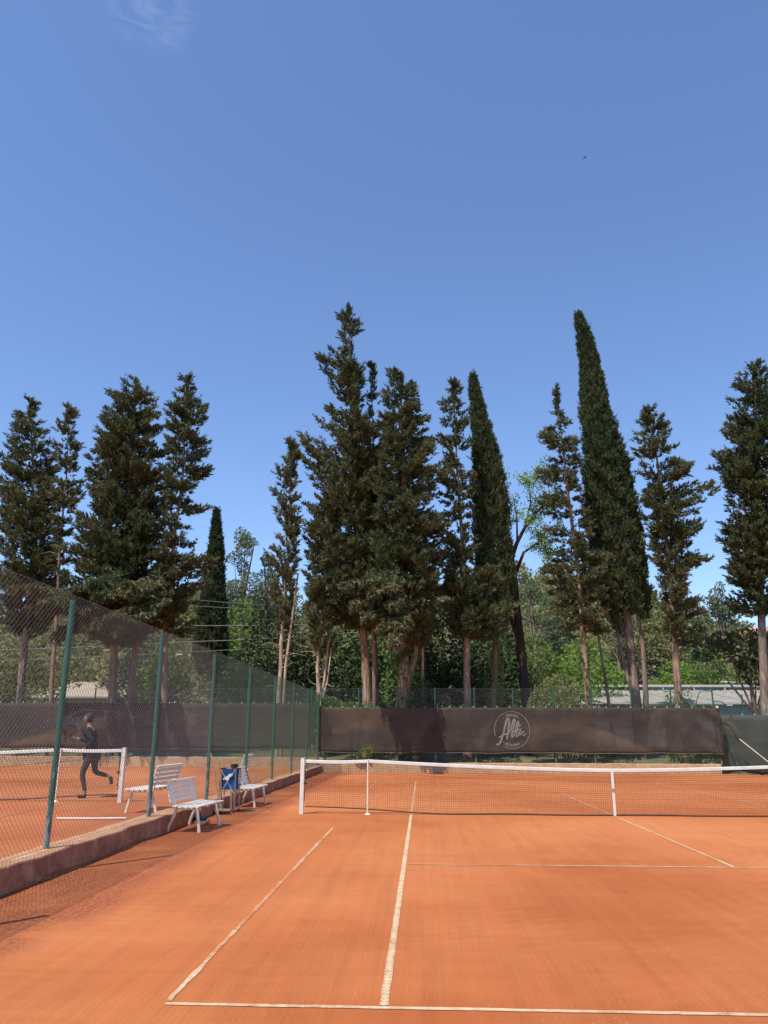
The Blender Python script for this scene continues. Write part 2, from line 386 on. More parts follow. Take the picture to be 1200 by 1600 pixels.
xs = [-900, -500, -300, -200, -150]+list(range(-120, 121, 4))+[150, 200, 300, 500, 900]
ys = [-600, -300, -150, -80, -50, -30]+[18.3, 18.6, 18.9, 19.2, 20, 22, 24, 26, 28, 30, 32, 34, 36, 38, 40]+list(range(43, 121, 4))+[140, 170, 210, 260, 400, 900, 1600]
mb = MB(); nx = len(xs)
mb.add([(x, y, height(x, y)) for y in ys for x in xs], [(j*nx+i, j*nx+i+1, (j+1)*nx+i+1, (j+1)*nx+i) for j in range(len(ys)-1) for i in range(nx-1)], True)
tag(mb.build('terrain', m_terrain), kind='structure')

def sheet(name, x0, x1, y0, y1, z, mat, parent=None):
    return MB().add([(x0, y0, z), (x1, y0, z), (x1, y1, z), (x0, y1, z)], [(0, 1, 2, 3)]).build(name, mat, parent)
court = tag(sheet('clay_court', -8.3, 13.0, -30, 18.25, 0.0, m_clay), kind='structure')
court_l = tag(sheet('neighbouring_clay_court', -34, -8.45, -30, 18.25, 0.20, m_clay_l), kind='structure')

rng = random.Random(3)
def strip(name, a, b, w, z, mat, parent, wob=0.004):
    a, b = Vector((a[0], a[1], 0)), Vector((b[0], b[1], 0)); d = b-a; L = d.length; d.normalize(); nrm = Vector((-d.y, d.x, 0))
    n = max(2, int(L/0.12)); V = []
    for i in range(n+1):
        p = a+d*(L*i/n)
        for s in (-1, 1):
            q = p+nrm*s*(w/2+rng.uniform(-wob, wob)); V.append((q.x, q.y, z))
    return MB().add(V, [(2*i, 2*i+2, 2*i+3, 2*i+1) for i in range(n)]).build(name, mat, parent)
HB, HS, HD, SV = 11.885, 4.115, 5.485, 6.4
for sgn in (-1, 1):
    near = sgn < 0
    strip('baseline', (-HD, sgn*HB), (HD, sgn*HB), 0.047, 0.0042, m_line_a if near else m_line_c, court)
    strip('service_line', (-HS+0.03, sgn*SV), (HS, sgn*SV), 0.05, 0.0042, m_line_c if near else m_line_d, court)
    strip('centre_service_line', (0, sgn*0.05), (0, sgn*(SV-0.03)), 0.05, 0.0042, m_line_b if near else m_line_c, court)
    strip('singles_sideline', (-4.145 if near else -HS, sgn*(HB-0.035)), (-HS-0.015, 0.03*sgn), 0.054 if near else 0.05, 0.0045, m_line_a if near else m_line_c, court, 0.003)
    strip('singles_sideline', (HS, sgn*(HB-0.04)), (HS, 0.03*sgn), 0.05, 0.0045, m_line_b, court)
    strip('doubles_sideline', (-HD, sgn*(HB-0.05)), (-HD+0.01, 2.5*sgn), 0.040, 0.0045, m_line_c if near else m_line_d, court, 0.007)
    strip('doubles_sideline', (HD, sgn*(HB-0.05)), (HD, 0.05*sgn), 0.05, 0.0045, m_line_c, court, 0.007)
LX = -16.64
for sgn in (-1, 1):
    strip('baseline', (LX-HD, sgn*HB), (LX+HD, sgn*HB), 0.05, 0.2042, m_line_d, court_l)
    strip('service_line', (LX-HS, sgn*SV), (LX+HS, sgn*SV), 0.05, 0.2042, m_line_d, court_l)
    for xx in (LX-HD, LX-HS, LX+HS, LX+HD):
        strip('sideline', (xx, sgn*(HB-0.04)), (xx, sgn*0.05), 0.05, 0.2045, m_line_d, court_l)

# ------------------------------------------------------------------ low walls
def low_wall(name, x0, x1, y0, y1, z0, z1, mat, label, along='y', seg=0.35, wob=0.012):
    L = (y1-y0) if along == 'y' else (x1-x0); n = int(L/seg); mb = MB(); V = []; rr = random.Random(int(abs(x0*10+y1*7)))
    for i in range(n+1):
        t = i/n; dz = rr.uniform(-wob, wob); dw = rr.uniform(-wob, wob)*0.7
        if along == 'y':
            y = y0+(y1-y0)*t; V += [(x0, y, z0), (x0+0.0, y, z1+dz), (x1-0.012+dw, y, z1+dz), (x1+dw, y, z1-0.014+dz), (x1+dw*1.3+0.006, y, z0)]
        else:
            x = x0+(x1-x0)*t; V += [(x, y1, z0), (x, y1, z1+dz), (x, y0+0.012+dw, z1+dz), (x, y0+dw, z1-0.014+dz), (x, y0+dw, z0)]
    F = []
    for i in range(n):
        for j in range(4):
            q = (i*5+j, i*5+j+1, (i+1)*5+j+1, (i+1)*5+j)
            F.append(q if along == 'x' else q[::-1])
    F += [tuple(range(5)), tuple(range(n*5+4, n*5-1, -1))]
    mb.add(V, F)
    return tag(mb.build(name, mat), label, 'wall')
low_wall('retaining_wall', -8.56, -8.18, -29, 18.08, -0.1, 0.27, m_wall, 'long low clay-stained concrete kerb wall under the left chain-link fence', 'y')
low_wall('low_wall', -8.18, 8.68, 18.12, 18.42, -0.1, 0.40, m_bwall, 'low sandy concrete wall under the logo windscreen at the back', 'x')
low_wall('low_wall', -30, -8.19, 18.14, 18.46, 0.0, 0.60, m_bwall, 'low sandy concrete wall at the back of the neighbouring left court', 'x')

g = np.random.default_rng(41)
V = []; n_ = 300; ys_ = np.linspace(-29, 18, n_)
for i, y in enumerate(ys_):
    w = 0.07+0.06*math.sin(y*1.7)*math.sin(y*0.6+1)+g.uniform(-.015, .02); hgt = 0.035+0.02*math.sin(y*2.3+.5)+g.uniform(-.006, .006)
    V += [(-8.19, y, hgt), (-8.19+w*.45, y, hgt*.55), (-8.19+max(w, .03), y, 0.002)]
tag(MB().add(V, [(i*3+j, i*3+j+1, (i+1)*3+j+1, (i+1)*3+j) for i in range(n_-1) for j in range(2)], True).build('clay_drift', m_clay), 'loose clay piled along the foot of the kerb wall', 'clay', kind='stuff')
# ------------------------------------------------------------------ chain-link fences
def chain(p0, p1, z0, z1, px, pz, rad, n=3, off=0.004):
    """Diagonal wires between two ground points; returns an MB."""
    mb = MB(); a = Vector((p0[0], p0[1], 0)); d = Vector((p1[0]-p0[0], p1[1]-p0[1], 0)); L = d.length; d.normalize()
    nr = Vector((-d.y, d.x, 0)); H = z1-z0; sl = px/pz; run = H*sl
    for s in (1, -1):
        c = -run if s > 0 else 0.0
        end = L if s > 0 else L+run
        while c < end:
            # s: x = c + s*sl*(z)
            t0, t1 = 0.0, H
            if s > 0:
                if c < 0: t0 = -c/sl
                if c+run > L: t1 = (L-c)/sl
            else:
                if c > L: t0 = (c-L)/sl
                if c-run < 0: t1 = c/sl
            if t1-t0 > 0.02:
                A = a+d*(c+s*sl*t0)+nr*off*s; B = a+d*(c+s*sl*t1)+nr*off*s; A.z = z0+t0; B.z = z0+t1
                mb.tube([A, B], rad, n, cap=False, smooth=False)
            c += px
    return mb

side = tag(empty('chain_link_fence', (-8.4, 0, 0.26)), 'tall chain-link fence on green posts along the left side wall', 'fence')
ypost = [-29.2, -25.6, -21.95, -18.3, -14.65, -11.0, -7.33, -3.66, -0.03, 3.7, 7.4, 11.06, 14.75, 18.1]
proto_post = MB().tube([(0, 0, -0.06), (0, 0, 3.0)], 0.036, 12).mesh('post'); proto_post.materials.append(m_post)
for y in ypost:
    o = link('post', proto_post, None, side); o.location = (0, y, 0)
for i in range(len(ypost)-1):
    ya, yb = ypost[i], ypost[i+1]; grey = ya < -1
    mb = chain((0.045, ya), (0.045, yb), 0.02, 3.05, 0.088, 0.078, 0.0021 if grey else 0.0023, 4)
    o = mb.build('mesh_panel', m_wire if grey else m_wire_g, side)
    w = MB()
    for z in (0.03, 1.0, 2.0, 3.045): w.tube([(0.045, ya, z), (0.045, (ya+yb)/2, z-0.012), (0.045, yb, z)], 0.0024, 4, False)
    w.build('tension_wire', m_wire if grey else m_wire_g, side)

def back_fence(name, x0, x1, y, z0, z1, px_posts, label, pz=0.07, rad=0.0015, posts_top=None):
    f_ = tag(empty(name, (0, y, 0)), label, 'fence')
    me = MB().tube([(0, 0, 0), (0, 0, (posts_top or z1)-z0+0.1)], 0.032, 10).mesh('post'); me.materials.append(m_post)
    for x in px_posts:
        o = link('post', me, None, f_); o.location = (x, 0, z0-0.06)
    chain((x0, -0.04), (x1, -0.04), z0+0.02, z1, 0.075, pz, rad).build('mesh_panel', m_wire, f_)
    w = MB()
    for z in (z0+0.05, (z0+z1)/2, z1): w.tube([(x0, -0.04, z), (x1, -0.04, z)], 0.0025, 4, False)
    w.build('tension_wire', m_wire, f_)
    return f_
bf = back_fence('chain_link_fence', -8.35, 8.8, 18.30, 0.38, 3.52, [-8.3, -6.65, -4.95, -3.3, -1.58, 0.1, 1.84, 3.5, 5.2, 6.9, 8.68], 'chain-link fence holding the logo windscreen at the back of the court')
b2 = back_fence('chain_link_fence', -30, -8.7, 18.32, 0.58, 3.5, [-29, -25.5, -22, -18.5, -15, -11.6, -8.75], 'chain-link fence at the back of the neighbouring left court')
# bent brace at the right-hand corner post
MB().tube([(8.68, 0.05, 3.42), (8.3, 0.08, 3.44), (8.16, 0.09, 3.36), (7.2, 0.2, 0.7)], 0.022, 8).build('brace', m_post, bf)
MB().tube([(8.68, -0.02, 2.98), (8.98, -0.03, 2.99), (9.1, -0.03, 2.92), (9.4, -0.02, 2.30)], 0.022, 8).build('brace', m_post, bf)
MB().tube([(8.68, -0.03, 0.3), (8.68, -0.03, 1.0)], 0.036, 8).build('post_foot', m_black, bf)

# ------------------------------------------------------------------ windscreens
YS = 18.20
def wrinkle(x, z):
    e = 0.016*math.sin(x*2.1+z*1.3)+0.009*math.sin(x*5.3-z*2.0+1.0)+0.006*math.sin(x*0.7+z*6.0)+0.010*math.sin(x*12.08+0.6)*max(0, z-1.9)
    corner = math.exp(-((x-8.7)**2)/0.9)
    e += corner*0.05*math.sin((x-8.7)*6+(z-0.8)*7)
    return e
def screen(name, x0, x1, y, z0, z1, mat, label, n=180, m=14, sag=0.03, seed=1, parent_cat='windscreen'):
    rr = random.Random(seed); V = []; ph = rr.uniform(0, 6)
    root = tag(empty(name, (0, y, 0)), label, parent_cat)
    for j in range(m+1):
        t = j/m
        for i in range(n+1):
            x = x0+(x1-x0)*i/n
            top = z1-sag*abs(math.sin(math.pi*(x-x0)/0.52)); bot = z0+0.012*math.sin(x*3.1+ph)+0.014*math.sin(x*1.17)
            z = bot+(top-bot)*t; V.append((x, wrinkle(x, z)*(1.0 if 0 < j < m else 1.0), z))
    F = [(j*(n+1)+i, j*(n+1)+i+1, (j+1)*(n+1)+i+1, (j+1)*(n+1)+i) for j in range(m) for i in range(n)]
    o = MB().add(V, F, True).build('cloth', mat, root)
    md = o.modifiers.new('thickness', 'SOLIDIFY'); md.thickness = 0.003
    h = MB(); h.tube([(x0+(x1-x0)*i/60, wrinkle(x0+(x1-x0)*i/60, z0)-0.006, z0+0.012*math.sin((x0+(x1-x0)*i/60)*3.1+ph)+0.014*math.sin((x0+(x1-x0)*i/60)*1.17)) for i in range(61)], 0.009, 5)
    h.build('bottom_hem', m_hem, root)
    tie = MB().tube([(0, -0.015, -0.03), (0, -0.02, 0.02), (0, 0.03, 0.045)], 0.008, 5).mesh('tie'); tie.materials.append(m_white)
    k = int((x1-x0)/0.52)
    for i in range(k+1):
        q = link('tie', tie, None, root); q.location = (x0+0.02+i*0.52, 0, z1-0.01); q.rotation_euler = (0, rr.uniform(-.5, .5), rr.uniform(-.6, .6))
    return root
m_hem = make_plain('dusty_hem', (0.16, 0.13, 0.11), (0.26, 0.21, 0.18), 6, 0.85, 0.1)
scr = screen('windscreen', -8.42, 8.9, YS, 0.82, 2.73, m_scr, 'long dark brown windscreen printed with a round tennis academy logo', 240, 16, seed=4)
MB().box((8.78, -0.05, 2.74), (0.10, 0.03, 0.08), bev=0.01).build('label_tag', m_white, scr)
screen('windscreen', -29, -8.75, YS+0.02, 0.93, 2.90, m_scr_l, 'old brown windscreen with clay stains behind the left court', 160, 10, seed=9)

# --- printed logo on the windscreen
def make_print():
    k = NT('worn_print', 0.85, 0.1); p = k.geo()
    n = k.noise(p, 14, 5, 0.75)
    k.base(k.ramp(n, [(0.32, (0.09, 0.075, 0.065)), (0.50, (0.20, 0.178, 0.162)), (0.7, (0.27, 0.245, 0.225))])); return k.m
m_print = make_print()
LC = (0.0, 1.765); LR = 0.755
lg = MB()
def put(pts2, faces):
    lg.add([(x, wrinkle(x, z)-0.0055, z) for x, z in pts2], faces)
def ribbon(pts, w):
    k = len(pts); P = []
    if not hasattr(w, '__len__'): w = [w]*k
    for i in range(k):
        a = pts[max(0, i-1)]; b = pts[min(k-1, i+1)]; dx, dz = b[0]-a[0], b[1]-a[1]; L = math.hypot(dx, dz) or 1
        P += [(pts[i][0]-dz/L*w[i]/2, pts[i][1]+dx/L*w[i]/2), (pts[i][0]+dz/L*w[i]/2, pts[i][1]-dx/L*w[i]/2)]
    put(P, [(2*i, 2*i+1, 2*i+3, 2*i+2) for i in range(k-1)])
def spline(ctrl, per=8):
    out = []; C = [ctrl[0]]+list(ctrl)+[ctrl[-1]]
    for i in range(1, len(C)-2):
        for s in range(per):
            t = s/per
            out.append(tuple(0.5*(2*C[i][j]+(-C[i-1][j]+C[i+1][j])*t+(2*C[i-1][j]-5*C[i][j]+4*C[i+1][j]-C[i+2][j])*t*t+(-C[i-1][j]+3*C[i][j]-3*C[i+1][j]+C[i+2][j])*t**3) for j in (0, 1)))
    out.append(tuple(ctrl[-1])); return out
a0, a1 = R(240), R(240+318)
ribbon([(LC[0]+LR*math.cos(a0+(a1-a0)*i/120), LC[1]+1.02*LR*math.sin(a0+(a1-a0)*i/120)) for i in range(121)], 0.026)
def lp(u_, v_): return (LC[0]+(u_-600)/167*LR, LC[1]-(v_-307)/167*LR)
def stroke(pts, w): ribbon(spline([lp(*p) for p in pts]), w*0.85)
stroke([(447, 436), (462, 440), (482, 425), (500, 385), (520, 325), (540, 255), (556, 212), (570, 202), (576, 216), (572, 260), (560, 330), (548, 392)], 0.085)
stroke([(472, 378), (500, 360), (535, 345), (570, 332), (590, 300), (606, 250), (618, 214), (628, 210), (630, 228), (618, 280), (600, 335), (594, 366), (603, 374)], 0.075)
stroke([(603, 374), (622, 340), (640, 280), (652, 236), (660, 226), (664, 240), (655, 285), (640, 335), (634, 362), (645, 368), (664, 340), (676, 312), (682, 292)], 0.065)
stroke([(600, 322), (640, 312), (690, 291)], 0.05)
stroke([(668, 318), (660, 345), (665, 356), (676, 346), (686, 322)], 0.055)
stroke([(686, 320), (680, 356), (690, 332), (704, 320), (709, 330), (703, 350), (712, 357), (734, 338)], 0.055)
put([(lp(671, 263)[0]+0.062*math.cos(R(t*30)), lp(671, 263)[1]+0.062*math.sin(R(t*30))) for t in range(12)], [tuple(range(12))])
def letter(ch, size, ang, rad, flip):
    cu = bpy.data.curves.new('t', 'FONT'); cu.body = ch; cu.size = size; cu.align_x = 'CENTER'; cu.align_y = 'CENTER'; cu.offset = 0.004
    ob = bpy.data.objects.new('t', cu); COL.objects.link(ob)
    bpy.context.view_layer.update()
    me = bpy.data.meshes.new_from_object(ob.evaluated_get(bpy.context.evaluated_depsgraph_get()))
    cx, cz = LC[0]+rad*math.cos(ang), LC[1]+rad*1.02*math.sin(ang)
    th = ang-math.pi/2 if not flip else ang+math.pi/2
    put([(cx+v.co.x*math.cos(th)-v.co.y*math.sin(th), cz+v.co.x*math.sin(th)+v.co.y*math.cos(th)) for v in me.vertices], [tuple(p.vertices) for p in me.polygons])
    bpy.data.objects.remove(ob); bpy.data.curves.remove(cu); bpy.data.meshes.remove(me)
for i, ch in enumerate('TENNIS'): letter(ch, 0.17, R(90+21-i*8.6)-R(1) , 0.605, False)
for i, ch in enumerate('ACADEMY'): letter(ch, 0.15, R(270-26+i*8.8), 0.625, True)
for ang in (R(125), R(55), R(270-38), R(270+38)):
    cx, cz = LC[0]+0.61*math.cos(ang), LC[1]+0.62*math.sin(ang)
    put([(cx+0.022*math.cos(R(t*60)), cz+0.022*math.sin(R(t*60))) for t in range(6)], [tuple(range(6))])
lo = lg.build('logo', m_print, scr); tag(lo, 'worn pale circle logo reading Tennis All in Academy')

# ------------------------------------------------------------------ right-hand corner: second fence, screen, stick, rolled net
rf = tag(empty('chain_link_fence', (0, 18.75, 0)), 'chain-link fence with dark green cloth in the right back corner', 'fence')
for x in (10.1, 13.4):
    MB().tube([(x, 0, 0), (x, 0, 3.28)], 0.038, 10).build('post', m_post, rf)
MB().tube([(9.06, -0.1, 2.28), (9.55, -0.3, 0.02)], 0.02, 8).build('brace', m_post, rf)
MB().tube([(11.2, 0.3, 2.3), (11.2, 0.3, 2.75)], 0.02, 6).build('post', m_post, rf)
chain((8.85, 0), (14.5, 0), 0.05, 3.0, 0.075, 0.07, 0.0015).build('mesh_panel', m_wire, rf)
screen('windscreen', 8.95, 14.5, 18.70, 0.12, 2.45, m_scr_g, 'dark green windscreen in the right back corner beside the brown one', 60, 10, seed=21)
st = tag(MB().tube([(9.62, 18.3, 1.42), (10.2, 18.15, 0.88), (10.9, 17.95, 0.22)], 0.022, 8).build('wooden_stick', m_leg), 'pale wooden stick leaning against the dark green windscreen', 'stick')
rl = MB(); rr = random.Random(8)
rl.tube([(9.6+i*0.35, 17.75-0.02*i+rr.uniform(-.05, .05), 0.14+rr.uniform(-.03, .03)) for i in range(13)], [0.10+rr.uniform(-.03, .05) for i in range(13)], 10)
rl.tube([(10.0+i*0.35, 17.45+rr.uniform(-.05, .05), 0.10+rr.uniform(-.02, .03)) for i in range(11)], [0.08+rr.uniform(-.02, .04) for i in range(11)], 10)
tag(rl.build('rolled_drag_mat', m_net), 'black rolled drag mats on the clay in the right back corner', 'drag mat')

# ------------------------------------------------------------------ tennis nets
def tape_z(x):   # x from the centre of the net
    ax = abs(x)
    if ax > 5.029: return 1.07-0.018*math.sin(math.pi*(ax-5.029)/1.37)
    t = ax/5.029
    return 0.914+(1.075-0.914)*(t**1.6)
def foot_z(x):
    ax = abs(x); return 0.015+0.13*smooth(3.2, 6.4, ax)+0.006*math.sin(x*2.3)
def tennis_net(name, x, z, label, stick=True):
    root = tag(empty(name, (x, 0, z)), label, 'tennis net')
    pl = MB().box((0, 0, 0.53), (0.085, 0.085, 1.06), bev=0.008); pl.box((0, 0, 1.075), (0.07, 0.075, 0.05), bev=0.006)
    pm = pl.mesh('post'); pm.materials.append(m_dirty if False else m_white)
    for s in (-1, 1):
        o = link('post', pm, None, root); o.location = (6.4*s, 0, 0)
        MB().tube([(s*6.345, -0.05, 0.95), (s*6.34, -0.052, 0.75), (s*6.335, -0.05, 0.5), (s*6.34, -0.05, 0.25)], 0.008, 6).build('net_rope', m_net, root)
        MB().tube([(s*6.36, -0.05, 0.62), (s*6.30, -0.06, 0.60)], 0.025, 8).build('winder', m_black, root)
        if stick:
            sk = MB().tube([(0, 0, 0.0), (0, 0, 1.075)], 0.016, 8); sk.tube([(0, 0, 0.0), (0, 0, 0.012), (0, 0, 0.03)], [0.06, 0.05, 0.018], 10)
            o = sk.build('singles_stick', m_dirty, root); o.location = (5.029*s, -0.02, 0)
    n = 240; V = []; F = []
    xs_ = [-6.34+12.68*i/n for i in range(n+1)]
    for q in xs_:
        t = tape_z(q); w = 0.004*math.sin(q*9)
        V += [(q, -0.009+w, t-0.058), (q, -0.010+w, t-0.004), (q, w, t+0.004), (q, 0.010+w, t-0.004), (q, 0.009+w, t-0.058)]
    for i in range(n):
        for j in range(5): F.append((i*5+j, (i+1)*5+j, (i+1)*5+(j+1) % 5, i*5+(j+1) % 5))
    MB().add(V, F).build('top_tape', m_white, root)
    # cords
    mb = MB(); step = 0.0455
    cols = int(12.6/step)
    def yy(q): return 0.012*math.sin(q*1.7)
    for i in range(cols+1):
        q = -6.3+i*step; mb.tube([(q, yy(q), foot_z(q)), (q, yy(q)+0.006, (foot_z(q)+tape_z(q))/2), (q, 0, tape_z(q)-0.05)], 0.0021, 3, False, False)
    rows = 21
    for j in range(rows):
        t = (j+0.5)/rows; P = []
        for i in range(101):
            q = -6.3+12.6*i/100; a = foot_z(q); b = tape_z(q)-0.05; P.append((q, yy(q)*(1-t), a+(b-a)*t))
        mb.tube(P, 0.0021, 3, False, False)
        if j >= rows-5: mb.tube([(p[0], p[1]+0.008, p[2]-0.014) for p in P], 0.0021, 3, False, False)
    o = mb.build('net_cords', m_net, root); tag(o, kind='stuff')
    MB().tube([(q, yy(q), foot_z(q)) for q in xs_[::3]], 0.011, 6).build('bottom_band', m_net, root)
    cs = MB(); cs.box((0.012, -0.012, 0.46), (0.052, 0.004, 0.91)); cs.box((0.012, 0.014, 0.46), (0.052, 0.004, 0.91))
    o = cs.build('centre_strap', m_white, root)
    MB().box((0.012, -0.018, 0.50), (0.045, 0.012, 0.06), bev=0.004).build('strap_buckle', m_metal, o)
    return root
tennis_net('tennis_net', 0.0, 0.0, 'tennis net with white tape across the near clay court')
tennis_net('tennis_net', LX, 0.2, 'tennis net on the neighbouring court seen through the chain-link fence')

# ------------------------------------------------------------------ benches (long axis along local y, facing +x)
def make_bench(L=1.28):
    root = empty('slatted_bench')
    # side view points: seat from x=-0.16 (back) to x=0.30 (front), height 0.40
    for i in range(5):
        x = -0.14+i*0.098; z = 0.405+0.012*((i-2.2)/2)**2
        MB().box((x, 0, z), (0.078, L, 0.022), bev=0.007).build('seat_slat', m_slat, root)
    lean = R(14)
    for i in range(4):
        h = 0.09+i*0.082; x = -0.20-math.sin(lean)*h; z = 0.42+math.cos(lean)*h
        MB().box((x, 0, z), (0.020, L, 0.060), Matrix.Rotation(-lean, 3, 'Y'), bev=0.006).build('back_slat', m_slat, root)
    MB().box((-0.205-math.sin(lean)*0.405, 0, 0.42+math.cos(lean)*0.405), (0.05, L, 0.030), Matrix.Rotation(-lean, 3, 'Y'), bev=0.010).build('top_rail', m_slat, root)
    for s in (-1, 1):
        y = s*(L/2-0.16)
        fl = MB().tube([(0.205, y, 0.385), (0.225, y, 0.24), (0.262, y+0.02*s, 0.10), (0.275, y+0.025*s, 0.0)], [0.032, 0.030, 0.026, 0.030], 8); fl.build('leg', m_leg, root)
        rl_ = MB().tube([(-0.15, y, 0.385), (-0.20, y, 0.24), (-0.265, y+0.02*s, 0.10), (-0.29, y+0.025*s, 0.0)], [0.032, 0.030, 0.026, 0.030], 8); rl_.build('leg', m_leg, root)
        sp = MB().box((0.035, y, 0.372), (0.47, 0.045, 0.040), bev=0.008); sp.build('seat_support', m_leg, root)
        MB().bar((-0.180, y, 0.37), (-0.225-math.sin(lean)*0.38, y, 0.42+math.cos(lean)*0.38), 0.045, 0.028, 0.006, (0, 1, 0)).build('back_support', m_slat, root)
    MB().box((0.035, 0, 0.378), (0.44, 0.03, 0.028), bev=0.006).build('seat_support', m_leg, root)
    return root
BENCH = [(-7.86, -2.80, 0.0, R(-5), 'white slatted bench nearest the camera, on our side of the side fence'),
         (-7.90, 1.85, 0.0, R(-3), 'white slatted bench beyond the blue ball cart, against the kerb wall'),
         (-8.98, -1.75, 0.2, R(176), 'white slatted bench on the far side of the fence, with its back to us'),
         (-9.05, 5.6, 0.2, R(181), 'small white bench behind the fence, seen just above the blue ball cart')]
b0 = make_bench()
for i, (x, y, z, a, lab) in enumerate(BENCH):
    o = b0 if i == 0 else copy_tree(b0)
    o.location = (x, y, z); o.rotation_euler = (0, 0, a); tag(o, lab, 'bench', 'white slatted benches beside the fence')

# ------------------------------------------------------------------ ball cart with a blue bag
ct = tag(empty('ball_cart', (-7.98, 0.22, 0), R(-4)), 'folding ball cart with a blue fabric bag and crossed bars beside the fence', 'ball cart')
W, D, ZB, ZT = 0.31, 0.32, 0.46, 0.86
V = []; nn = 8
for t in range(5):
    k = t/4; sgw = 1-0.10*math.sin(math.pi*k*0.9)*1.0; z = ZB+(ZT-ZB)*k
    V += [(-W/2*sgw, -D/2*sgw, z), (W/2*sgw, -D/2*sgw, z), (W/2*sgw, D/2*sgw, z), (-W/2*sgw, D/2*sgw, z)]
F = [(t*4+j, t*4+(j+1) % 4, (t+1)*4+(j+1) % 4, (t+1)*4+j) for t in range(4) for j in range(4)]+[(3, 2, 1, 0)]
bag = MB().add(V, F).build('bag', m_blue, ct); md = bag.modifiers.new('t', 'SOLIDIFY'); md.thickness = 0.006
emb_s = 0.75
emb = MB()
emb.add([(-0.11, -0.176, 0.665), (-0.02, -0.176, 0.655), (0.03, -0.176, 0.70), (0.10, -0.176, 0.735), (0.12, -0.176, 0.785), (0.03, -0.176, 0.775), (-0.01, -0.176, 0.735), (-0.08, -0.176, 0.705)], [tuple(range(8))])
emb.build('emblem', m_white, bag)
for s in (-1, 1):
    for yv in (-1, 1):
        MB().tube([(s*(W/2+0.012), yv*(D/2+0.012), 0.035), (s*(W/2+0.012), yv*(D/2+0.012), ZT+0.02)], 0.013, 8).build('leg', m_metal, ct)
        MB().tube([(s*(W/2+0.012)-0.012, yv*(D/2+0.012), 0.033), (s*(W/2+0.012)+0.012, yv*(D/2+0.012), 0.033)], 0.033, 12).build('castor', m_black, ct)
    MB().tube([(s*(W/2+0.012), -D/2-0.012, ZT+0.015), (s*(W/2+0.012), D/2+0.012, ZT+0.015)], 0.014, 8).build('top_bar', m_black, ct)
    MB().tube([(-s*(W/2), -D/2-0.024-0.004*s, 0.38), (s*(W/2), -D/2-0.024-0.004*s, ZT)], 0.005, 6).build('cross_bar', m_white, ct)
    MB().tube([(-s*(W/2), D/2+0.024+0.004*s, 0.40), (s*(W/2), D/2+0.024+0.004*s, ZT)], 0.007, 6).build('cross_bar', m_white, ct)
MB().box((0, -D/2-0.025, 0.66), (0.05, 0.02, 0.05), bev=0.005).build('joint_cap', m_white, ct)
m_ball = make_plain('tennis_ball_felt', (0.38, 0.42, 0.03), (0.55, 0.58, 0.06), 30, 0.95, 0.1)
mb_ball = bmesh.new(); bmesh.ops.create_icosphere(mb_ball, subdivisions=2, radius=0.033); mball = bpy.data.meshes.new('ball'); mb_ball.to_mesh(mball); mball.materials.append(m_wood)

# ------------------------------------------------------------------ brooms, broom pole, line sweeper, scraper box
br = tag(empty('court_broom', (-8.02, -0.28, 0)), 'wooden court broom with bristle head leaning against the green fence post', 'broom')
MB().tube([(0, 0, 0.10), (-0.17, 0.11, 0.62), (-0.33, 0.20, 1.20)], [0.018, 0.017, 0.016], 8).build('handle', m_wood, br)
hd = MB().box((0.02, -0.02, 0.085), (0.36, 0.07, 0.05), bev=0.01); hd.build('head', m_wood, br)
bs = MB(); rr = random.Random(5)
for i in range(60):
    x = rr.uniform(-.15, .19); y = rr.uniform(-.05, .01); bs.tube([(x, y, 0.07), (x+rr.uniform(-.03, .03), y+rr.uniform(-.03, .03), 0.005)], 0.006, 3, False)
bs.build('bristles', m_net, br)
b3 = tag(empty('court_broom', (-8.10, -0.02, 0)), 'shorter wooden court broom behind the first one by the blue cart', 'broom')
MB().tube([(0.04, 0, 0.05), (-0.02, 0.03, 0.55), (-0.09, 0.06, 1.02)], 0.016, 8).build('handle', m_wood, b3)
MB().box((0.05, 0, 0.05), (0.30, 0.06, 0.05), bev=0.01).build('head', m_net, b3)
bn = tag(empty('waste_bin', (-8.30, 0.62, 0.2)), 'narrow grey bin with black lid behind the blue ball cart', 'bin')
bn.location = (-8.00, 0.66, 0.0)
MB().tube([(0, 0, 0), (0, 0, 0.88)], [0.055, 0.065], 12).build('bin_body', m_wood, bn)
MB().tube([(0, 0, 0.88), (0, 0, 0.95)], [0.085, 0.08], 12).build('lid', m_black, bn)
sb = tag(empty('shoe_scraper', (-8.03, -1.72, 0), R(8)), 'dark shoe scraper with grey bars on the clay behind the near bench', 'shoe scraper')
MB().box((0, 0, 0.02), (0.26, 0.42, 0.03), bev=0.006).build('base_plate', m_metal, sb)
MB().box((-0.08, 0, 0.19), (0.05, 0.34, 0.30), Matrix.Rotation(R(-18), 3, 'Y'), bev=0.01).build('back_plate', m_black, sb)
for s in (-1, 1): MB().bar((-0.06, s*0.12, 0.03), (-0.02, s*0.12, 0.36), 0.025, 0.02, 0.004).build('side_bar', m_metal, sb)
MB().box((0.03, 0, 0.06), (0.10, 0.36, 0.05), bev=0.01).build('brush', m_net, sb)
tag(MB().tube([(-10.0, -3.52, 0.225), (-9.4, -3.47, 0.222), (-8.86, -3.40, 0.225)], 0.016, 8).build('white_pole', m_white), 'thin white pole lying on the neighbouring clay behind the fence', 'pole')

